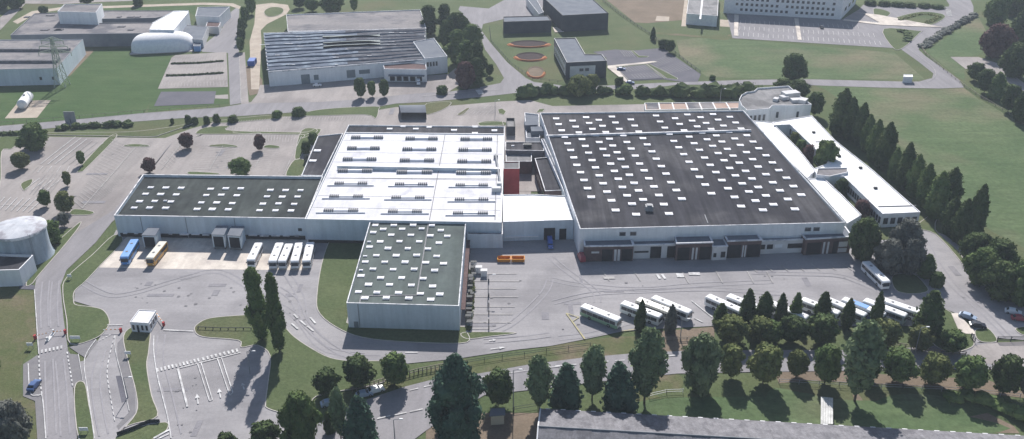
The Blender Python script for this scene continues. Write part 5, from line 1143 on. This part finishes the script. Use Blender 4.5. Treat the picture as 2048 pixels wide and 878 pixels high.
def tree(v, x, yt, yb, wpx, kind, lm, label, group=None, name=None):
    H, Rr = KIND[kind]; c = P(v, x, yb); h = max(1.2, hh(v, yt, yb)*(1.0 if kind in ('poplar','spire','aspen','cone','cedar') else .96)); 
    s = mpp(v, (yt+yb)/2)*(1-h/2/CH); rad = wpx*s/2
    NT[0] += 1; me, tm = crown_me(kind, 'leaf_'+lm, NT[0] % 4)
    nm = name or {'round': 'round_tree', 'broad': 'broad_tree', 'poplar': 'poplar_tree', 'cone': 'cypress_tree', 'aspen': 'poplar_tree', 'spire': 'poplar_tree', 'cedar': 'cedar_tree', 'bush': 'bush'}[kind]
    r = thing(nm, label, 'bush' if kind == 'bush' else 'tree', (c.x, c.y, .1), group, random.uniform(0, 6.28)); f_ = .72 if kind == 'spire' else (.80 if kind in ('round', 'cedar') else .86); k = (rad/Rr*f_, rad/Rr*f_, h/H)
    for n_, m_ in (('trunk', tm), ('crown', me)):
        o = bpy.data.objects.new(n_, m_); COL.objects.link(o); o.parent = r; o.scale = k
    return r
G = 'round trees in the lower right double row'
T = [
# --- two tall poplars by the entrance
('X2',405,28,395,108,'poplar','mid','left of the two tall columnar poplars beside the entrance lanes','tall entrance poplars'),
('X2',490,60,450,92,'poplar','mid','right and slimmer of the two tall columnar poplars by the entrance','tall entrance poplars'),
# --- lower edge
('X2',725,545,665,145,'round','dark','left round tree of the three along the pale paling fence','round trees by the paling fence'),
('X2',882,480,622,165,'round','dark','middle round tree of the three along the pale paling fence','round trees by the paling fence'),
('X4',170,298,508,210,'round','mid','right round tree of the three, casting its shade on the lower road','round trees by the paling fence'),
('X2',600,655,930,190,'broad','mid','tall bushy green tree at the bottom edge left of the pale poplar',None),
('X2',790,625,880,95,'aspen','poplar','slim pale poplar at the bottom edge between two darker trees',None),
('X2',890,668,925,180,'cone','blue','dark blue green pointed tree at the bottom edge beside the pale poplar',None),
('X2',420,808,925,165,'round','dark','crown rising over the bottom edge below the entrance lanes',None),
('X2',235,855,960,115,'round','dark','small crown just showing at the bottom edge, left of the entrance lanes tree',None),
('X2',738,740,845,60,'bush','dark','low dark bush under the slim pale poplar',None),
('X4',590,305,905,450,'cedar','blue','huge dark cedar with ragged tiers at the bottom centre',None),
('X4',872,408,650,222,'round','dark','single round tree above the cream hut','round trees'),
('X4',1150,305,690,170,'aspen','poplar','pale poplar at the left end of the long shed','pale poplars along the lower road'),
('X6',115,312,672,250,'cone','blue','broad dark pointed tree, left one of the two above the long shed','broad dark pointed trees'),
('X6',310,190,590,195,'aspen','poplar','pale poplar between the two broad dark pointed trees','pale poplars along the lower road'),
('X6',510,318,680,270,'cone','blue','broad dark pointed tree, right one of the two above the long shed','broad dark pointed trees'),
('X6',695,62,620,250,'aspen','poplar','tall pale poplar with forked trunk right of the broad dark trees','pale poplars along the lower road'),
('X6',1100,95,530,300,'broad','poplar','large pale rounded tree left of the double row','pale poplars along the lower road'),
('X8',575,65,620,270,'aspen','poplar','biggest pale poplar rising through the double row','pale poplars along the lower road'),
('X1',85,690,930,215,'broad','grey','grey green tree filling the bottom left corner',None),
('X1',-12,425,540,60,'round','dark','dark crown cut by the left edge below the pump house',None),
# --- double row
('X5',1220,655,815,245,'round','gold','leftmost tree of the upper row, sunlit yellow green top',G),
('X5',1420,668,812,200,'round','gold','second tree of the upper row, olive toned',G),
('X7',60,640,760,180,'round','mid','third tree of the upper row behind the coaches',G),
('X7',190,612,765,190,'round','dark','fourth tree of the upper row, dark and dense',G),
('X7',375,603,775,215,'round','dark','fifth tree of the upper row, left of the biggest pale poplar',G),
('X8',775,72,250,205,'round','olive','olive tree of the upper row just right of the biggest pale poplar',G),
('X8',1010,122,275,180,'round','olive','light olive tree of the upper row with dark shade at right',G),
('X8',1228,148,282,205,'round','mid','rightmost tree of the upper row on the lawn edge',G),
('X6',1335,192,425,200,'round','gold','leftmost tree of the lower row beside the large pale tree',G),
('X6',1570,188,465,255,'round','gold','second tree of the lower row, large and sunlit on top',G),
('X8',180,282,450,160,'round','gold','third tree of the lower row, small and yellowish',G),
('X8',370,248,500,205,'round','mid','fourth tree of the lower row, left of the biggest pale poplar',G),
('X8',660,330,480,150,'round','dark','fifth tree of the lower row, hidden behind the biggest pale poplar',G),
('X8',862,278,490,240,'round','mid','sixth tree of the lower row, right of the biggest pale poplar',G),
('X8',1095,312,505,225,'round','gold','seventh tree of the lower row with golden crown',G),
('X8',1335,322,545,240,'round','mid','eighth tree of the lower row',G),
('X8',1580,322,575,230,'round','dark','ninth tree of the lower row, standing before the open road',G),
('X8',1730,400,590,110,'round','grey','tree cut by the right edge at the end of the lower row',G),
# --- cypress row behind coaches
('X5',605,532,745,82,'cone','dark','thin dark cypress in front of the three coaches','cypresses in front of the coaches'),
('X5',812,560,755,88,'cone','grey','thin brownish grey cypress in front of the three coaches','cypresses in front of the coaches'),
('X5',1145,558,700,108,'cone','dark','short dark cone tree left in the long cypress row','cypresses in front of the coaches'),
('X5',1325,466,690,120,'cone','dark','first broad cypress of the long row, with sharp tip','cypresses in front of the coaches'),
('X5',1440,476,690,140,'spire','dark','second broad cypress of the long row, flat topped','cypresses in front of the coaches'),
('X7',130,458,630,85,'cone','dark','narrow cypress just right of the two broad ones','cypresses in front of the coaches'),
('X7',212,452,630,85,'cone','mid','narrow leaning cypress, left of the row centre coach','cypresses in front of the coaches'),
('X7',388,446,620,110,'cone','dark','sharply pointed triangular cypress at the row centre','cypresses in front of the coaches'),
('X7',537,490,680,105,'spire','dark','rounded top cypress before the blue roofed coach','cypresses in front of the coaches'),
('X7',712,444,710,98,'spire','dark','tall dark columnar cypress before the yellow roof panel','cypresses in front of the coaches'),
('X7',1045,446,715,185,'cone','dark','large dark triangular cypress at the right end of the row','cypresses in front of the coaches'),
# --- trees around the right end of the yard
('X7',640,-15,245,200,'broad','dark','dark spreading tree at the right corner of the depot porches',None),
('X7',790,120,330,190,'broad','grey','left lobe tree of the grey group behind the lone coach','large grey trees at the yard end'),
('X7',880,-5,280,200,'broad','grey','tallest grey tree at the near end of the office wing','large grey trees at the yard end'),
('X7',930,110,335,170,'broad','grey','right tree of the grey group beside the side road','large grey trees at the yard end'),
('X7',1038,215,355,115,'cone','mid','single pointed tree on the side road island',None),
('X7',1105,328,415,95,'bush','dark','low bush beside the single pointed tree',None),
# --- right poplar row
('Y5',540,62,305,134,'spire','dark','first and tallest poplar at the far end of the right row','poplar row beside the office wing'),
('Y5',592,108,325,104,'spire','dark','second poplar of the right row from the far end','poplar row beside the office wing'),
('Y5',640,135,350,104,'spire','dark','third poplar of the right row from the far end','poplar row beside the office wing'),
('Y5',682,195,385,98,'spire','mid','fourth poplar of the right row from the far end','poplar row beside the office wing'),
('Y5',715,222,430,104,'spire','mid','fifth poplar of the right row, greyish green','poplar row beside the office wing'),
('Y5',765,232,475,128,'spire','dark','sixth poplar of the right row, broad and dark before a gap','poplar row beside the office wing'),
('Y5',815,360,530,85,'spire','mid','seventh poplar, small one just after the gap','poplar row beside the office wing'),
('Y5',862,335,575,116,'spire','dark','eighth poplar, pointed, just after the gap','poplar row beside the office wing'),
('Y5',915,395,610,110,'spire','mid','ninth poplar of the right row','poplar row beside the office wing'),
('Y5',965,440,660,110,'spire','mid','tenth poplar of the right row','poplar row beside the office wing'),
('Y5',1020,480,720,134,'spire','mid','eleventh poplar, grey green and wide','poplar row beside the office wing'),
('Y5',1085,460,660,134,'spire','dark','twelfth poplar standing on the field side of the row','poplar row beside the office wing'),
('Y6',495,362,545,122,'spire','dark','thirteenth poplar beside the side road','poplar row beside the office wing'),
('Y6',548,370,590,134,'spire','dark','fourteenth poplar, leaning on the tall pointed one','poplar row beside the office wing'),
('Y6',600,292,600,128,'spire','dark','tall sharply pointed poplar at the near end of the right row','poplar row beside the office wing'),
('Y6',620,540,680,170,'broad','dark','low dark tree at the foot of the tall pointed poplar','dark trees along the right side road'),
('Y6',720,572,740,190,'broad','dark','dark tree on the field edge at right','dark trees along the right side road'),
('Y6',640,620,795,190,'broad','mid','rounded tree overhanging the side road','dark trees along the right side road'),
('Y6',750,690,870,200,'broad','dark','dark tree above the parked cars at the right edge','dark trees along the right side road'),
('Y6',850,680,900,180,'broad','mid','tree cut by the right edge above the red car','dark trees along the right side road'),
# --- courtyards
('Y5',468,328,478,120,'round','mid','round tree growing between corridor and office wing','courtyard plants'),
('Y5',320,288,362,60,'bush','olive','olive shrub in the far courtyard','courtyard plants'),('Y5',350,325,400,60,'bush','mid','green shrub in the middle of the far courtyard','courtyard plants'),
('Y5',385,350,440,65,'bush','red','reddish shrub in the far courtyard','courtyard plants'),('Y5',555,520,600,70,'bush','dark','dark shrub in the near courtyard','courtyard plants'),('Y5',655,630,715,85,'bush','red','reddish shrub in the near courtyard','courtyard plants'),
# --- upper left car park
('Y1',178,42,172,150,'broad','mid','big spreading tree at the top left corner of the car park','car park trees'),
('Y1',115,188,270,95,'round','olive','olive tree in the left part of the car park','car park trees'),
('Y1',412,180,252,42,'round','mid','small sapling at the hedge line of the car park','car park trees'),
('Y1',340,283,358,46,'round','olive','small olive tree near the centre of the car park','car park trees'),
('Y1',232,378,460,66,'round','mid','small tree left of the twin at the lower car park','car park trees'),
('Y1',337,386,492,100,'round','olive','light olive tree at the lower end of the car park','car park trees'),
('Y1',262,535,645,120,'broad','mid','bushy tree right of the round tank','car park trees'),('Y1',325,492,560,65,'round','grey','pale small tree just above the bushy one by the tank','car park trees'),
('Y1',753,216,290,72,'round','red','dark red leaved tree beside the drive, nearest the dock hall','car park trees'),
('Y1',943,90,168,80,'round','red','dark red leaved tree in the middle car park','car park trees'),
('Y2',352,98,180,62,'round','red','brownish tree in the right part of the middle car park','car park trees'),
('Y2',262,214,300,112,'broad','mid','wide green tree just behind the long dock hall','car park trees'),
('Y2',583,132,190,52,'bush','dark','dark bush left of the black roofed annex','bushes by the annex'),('Y2',622,86,145,52,'bush','dark','dark bush at the far left corner of the annex','bushes by the annex'),('Y2',585,202,240,28,'bush','grey','small pale bush below the dark ones by the annex','bushes by the annex'),
# --- top left
('Z1',20,-70,50,110,'broad','dark','dark tree in the top left corner','trees at the top left'),('Z1',100,-60,55,110,'broad','dark','dark tree right of the corner one at top left','trees at the top left'),
('Z1',278,36,88,66,'round','dark','round dark tree behind the old factory','trees at the top left'),('Z1',550,-45,28,100,'round','dark','dark tree cut by the top edge above the factory tower block','trees at the top left'),('Z1',868,-45,36,62,'cone','dark','narrow dark tree at the top edge behind the old factory','trees at the top left'),
('Z1',1580,-30,90,70,'round','mid','first tree of the lane hedge at the top edge','trees along the lane'),('Z1',1540,40,150,62,'round','mid','second tree of the lane hedge','trees along the lane'),('Z1',1522,110,215,62,'round','dark','third tree of the lane hedge','trees along the lane'),
('Z1',1515,175,270,62,'round','dark','fourth tree of the lane hedge','trees along the lane'),('Z1',1512,235,325,55,'round','mid','fifth and lowest tree of the lane hedge','trees along the lane'),
('Z1',1182,722,780,45,'bush','dark','first dark shrub of the five on the avenue verge','verge shrubs'),('Z1',1225,735,775,40,'bush','dark','second dark shrub of the five on the avenue verge','verge shrubs'),('Z1',1300,728,778,45,'bush','dark','third dark shrub of the five on the avenue verge','verge shrubs'),('Z1',1362,715,770,45,'bush','dark','fourth dark shrub of the five on the avenue verge','verge shrubs'),('Z1',1460,725,765,70,'bush','dark','fifth and widest dark shrub on the avenue verge','verge shrubs'),
('Z1',1083,742,775,26,'bush','dark','tiny lone shrub left of the five on the verge','verge shrubs'),
# --- around derelict factory
('Z2',760,486,612,82,'round','dark','left and largest of three dark trees before the derelict factory','three trees before the derelict factory'),('Z2',830,508,608,58,'round','mid','middle and smallest of three trees before the derelict factory','three trees before the derelict factory'),('Z2',905,496,610,70,'round','dark','right of three dark trees before the derelict factory','three trees before the derelict factory'),
('Z2',1265,540,590,82,'bush','dark','dark oval bush on the avenue edge left of the junction',None),('Z2',368,672,725,90,'bush','dark','dark bush on the strip between avenue and car park',None),('Z2',235,695,738,62,'bush','mid','smaller green bush left of the dark one on the strip',None),
('Z2',455,-10,72,95,'round','mid','green tree behind the rear hall, left','trees behind the derelict factory'),('Z2',580,-35,80,150,'broad','dark','wide dark tree behind the rear hall, centre','trees behind the derelict factory'),('Z2',715,-20,70,55,'round','mid','small tree behind the rear hall, right','trees behind the derelict factory'),('Z2',375,-30,50,90,'round','dark','dark tree between gravel loop and rear hall','trees behind the derelict factory'),
('Z2',1195,28,215,115,'poplar','dark','leftmost tree of the grove, touching the rear hall','grove by the side road'),('Z2',1285,22,200,100,'poplar','dark','topmost tree of the grove','grove by the side road'),('Z2',1375,70,260,150,'broad','dark','wide tree at the top right of the grove','grove by the side road'),
('Z2',1300,120,300,110,'broad','dark','tree in the shaded heart of the grove','grove by the side road'),('Z2',1360,180,400,130,'poplar','mid','tall light tree in the middle of the grove','grove by the side road'),('Z2',1455,150,340,140,'broad','mid','sunlit tree on the right flank of the grove','grove by the side road'),
('Z2',1430,250,470,115,'poplar','mid','tall tree in the lower middle of the grove','grove by the side road'),('Z2',1500,250,500,100,'poplar','dark','dark tree nearest the side road','grove by the side road'),('Z2',1415,385,555,130,'broad','red','brownish low tree at the bottom of the grove','grove by the side road'),('Z2',1490,360,540,95,'poplar','dark','lowest dark tree of the grove','grove by the side road'),('Z2',1565,400,478,58,'round','dark','small tree apart from the grove across the verge','grove by the side road'),
# --- top middle
('Z3',1083,168,250,36,'cone','dark','lone dark conifer between brown field and meadow',None),('Z3',1148,245,302,60,'bush','dark','left bush of the pair on the meadow fence',None),('Z3',1190,250,330,70,'round','dark','right bushy tree of the pair on the meadow fence',None),
('Z3',615,470,600,150,'broad','gold','yellow green tree in front of the job office','trees before the job office'),('Z3',700,465,575,95,'round','olive','smaller olive tree at the near right corner of the job office','trees before the job office'),('Z3',872,483,535,62,'bush','dark','round dark bush at the corner of the small car park',None),('Z3',915,528,590,95,'round','mid','green tree on the avenue hedge below the small car park',None),
('Z3',1455,472,502,45,'bush','mid','small bush at the corner of the meadow',None),
# --- top right
('Z4',455,336,500,172,'broad','dark','single round dark tree on the meadow by the avenue',None),
('Z4',480,500,610,150,'broad','dark','dark tree behind the curved office','trees around the curved office'),('Z4',400,495,570,120,'broad','dark','dark tree left behind the curved office roof','trees around the curved office'),('Z4',588,575,725,115,'round','dark','dark tree at the right side of the curved office','trees around the curved office'),
('Z4',1720,-30,155,160,'broad','mid','tall tree beside the road at the top right','woodland trees at the right edge'),('Z4',1850,-50,100,160,'broad','dark','dark tree in the top right corner','woodland trees at the right edge'),('Z4',1875,55,265,150,'cone','dark','pointed dark tree cut by the right edge','woodland trees at the right edge'),
('Z4',1710,145,360,205,'broad','red','dark purple leaved tree right of the green strip','woodland trees at the right edge'),('Z4',1835,262,480,190,'broad','dark','broad dark tree below the purple one','woodland trees at the right edge'),
('Z4',1592,392,505,118,'round','dark','first tree of the field edge row by the road end','trees on the far field edge'),('Z4',1655,432,582,125,'round','dark','second tree of the field edge row','trees on the far field edge'),('Z4',1728,450,615,115,'cone','mid','third tree of the field edge row, pointed','trees on the far field edge'),('Z4',1805,530,700,125,'round','dark','fourth tree of the field edge row','trees on the far field edge'),('Z4',1885,568,770,125,'broad','dark','fifth tree of the field edge row, at the right edge','trees on the far field edge'),
]
for i, x_ in enumerate((940, 1030, 1110, 1190, 1275, 1360)):
    T.append(('Z4', x_, 2+i*5, 32+i*4, 88, 'bush', 'dark', f'{["first","second","third","fourth","fifth","sixth"][i]} clipped dark bush from the left beside the white office', 'clipped bushes beside the white office'))
for t in T: tree(*t)
def hedge(v, s, wd, hgt, lm, lab, seed=1):
    p = smooth(W(v, s), 4, False); r = np.random.default_rng(seed); V = []; Fc = []; nv = 0; base = p[0]
    for a, b in zip(p, p[1:]):
        L = (b-a).length; n = max(1, int(L/(wd*.42)))
        for i in range(n):
            q = a.lerp(b, (i+r.uniform(0, .9))/n); br = wd*.5*r.uniform(.7, 1.15); hz = hgt*r.uniform(.65, 1.15)
            c = np.array([q.x-base.x+r.uniform(-.2, .2)*wd, q.y-base.y+r.uniform(-.2, .2)*wd, hz*.45]); v_ = ICV*(1+.18*r.standard_normal(len(ICV)))[:, None]*np.array([br, br, hz*.55])+c
            v_[:, 2] = np.maximum(v_[:, 2], 0); V.append(v_); Fc += [[k+nv for k in f] for f in ICF]; nv += len(v_)
            nl = 30; d = r.standard_normal((nl, 3)); d /= np.linalg.norm(d, axis=1)[:, None]; cc = c+d*np.array([br, br, hz*.55])*r.uniform(.9, 1.2, nl)[:, None]; u = r.standard_normal((nl, 3))*.22; w_ = r.standard_normal((nl, 3))*.22
            q_ = np.stack([cc-u, cc-w_, cc+u, cc+w_], 1).reshape(-1, 3); q_[:, 2] = np.maximum(q_[:, 2], .02); V.append(q_); Fc += [[nv+4*k, nv+4*k+1, nv+4*k+2, nv+4*k+3] for k in range(nl)]; nv += 4*nl
    me = bpy.data.meshes.new('hedge'); me.from_pydata(np.concatenate(V).tolist(), [], Fc); me.materials.append(M['leaf_'+lm]); me.update()
    o = bpy.data.objects.new('hedge', me); COL.objects.link(o); o.location = (base.x, base.y, .08); tag(o, lab, 'hedge')
hedge('Z1', '360,812 500,800 620,795 720,788 820,790', 3.5, 2.2, 'dark', 'ragged dark hedge along the lower side of the avenue at left', 1)
hedge('Z1', '0,850 100,845 160,840', 3, 1.5, 'dark', 'short dark hedge left of the big spreading tree', 2)
hedge('Z1', '1080,402 1240,398 1400,385', 1.1, .6, 'dark', 'upper dark hedge strip between the small parking rows', 3)
hedge('Z1', '1045,478 1220,472 1400,460', 1.1, .6, 'dark', 'lower dark hedge strip between the small parking rows', 4)
hedge('Z3', '262,612 350,598 455,580', 6, 5, 'dark', 'tall dark hedge at the road junction', 5)
hedge('Z3', '455,592 620,595 760,588 960,592 1240,600', 5, 3.8, 'dark', 'long hedge along the lower side of the avenue in the middle', 6)
hedge('Z3', '1250,602 1420,606 1640,600 1760,575', 8, 6, 'dark', 'tall dense hedge behind the terrace annex', 7)
hedge('Z4', '1262,300 1380,225 1480,165 1590,100', 4.5, 2.0, 'grey', 'dusty hedge strip along the bending road', 8)
hedge('Z4', '1110,200 1180,215 1165,260', 4, 1.6, 'dark', 'dark shrub mass between office car park and road', 9)
hedge('Z4', '1130,130 1240,95 1370,105 1300,145', 3, .7, 'olive', 'low rough planting on the oval island by the white office', 10)
if 0: hedge('X1', '812,300 775,400 770,480 795,640 820,760', .6, .35, 'olive', 'low dry hedge along the right side of the guard house island', 11)
hedge('X8', '1250,600 1450,610 1650,700 1760,740', 4.5, 1.8, 'mid', 'bramble thicket in the lower right corner', 12)
hedge('X3', '880,420 890,520 880,640 870,760', 1.2, .8, 'olive', 'weedy strip along the crates beside the green roofed block', 13)
hedge('Y2', '0,250 1,251', 1, .5, 'dark', 'x', 14) if False else None
print('objects', len(bpy.data.objects))
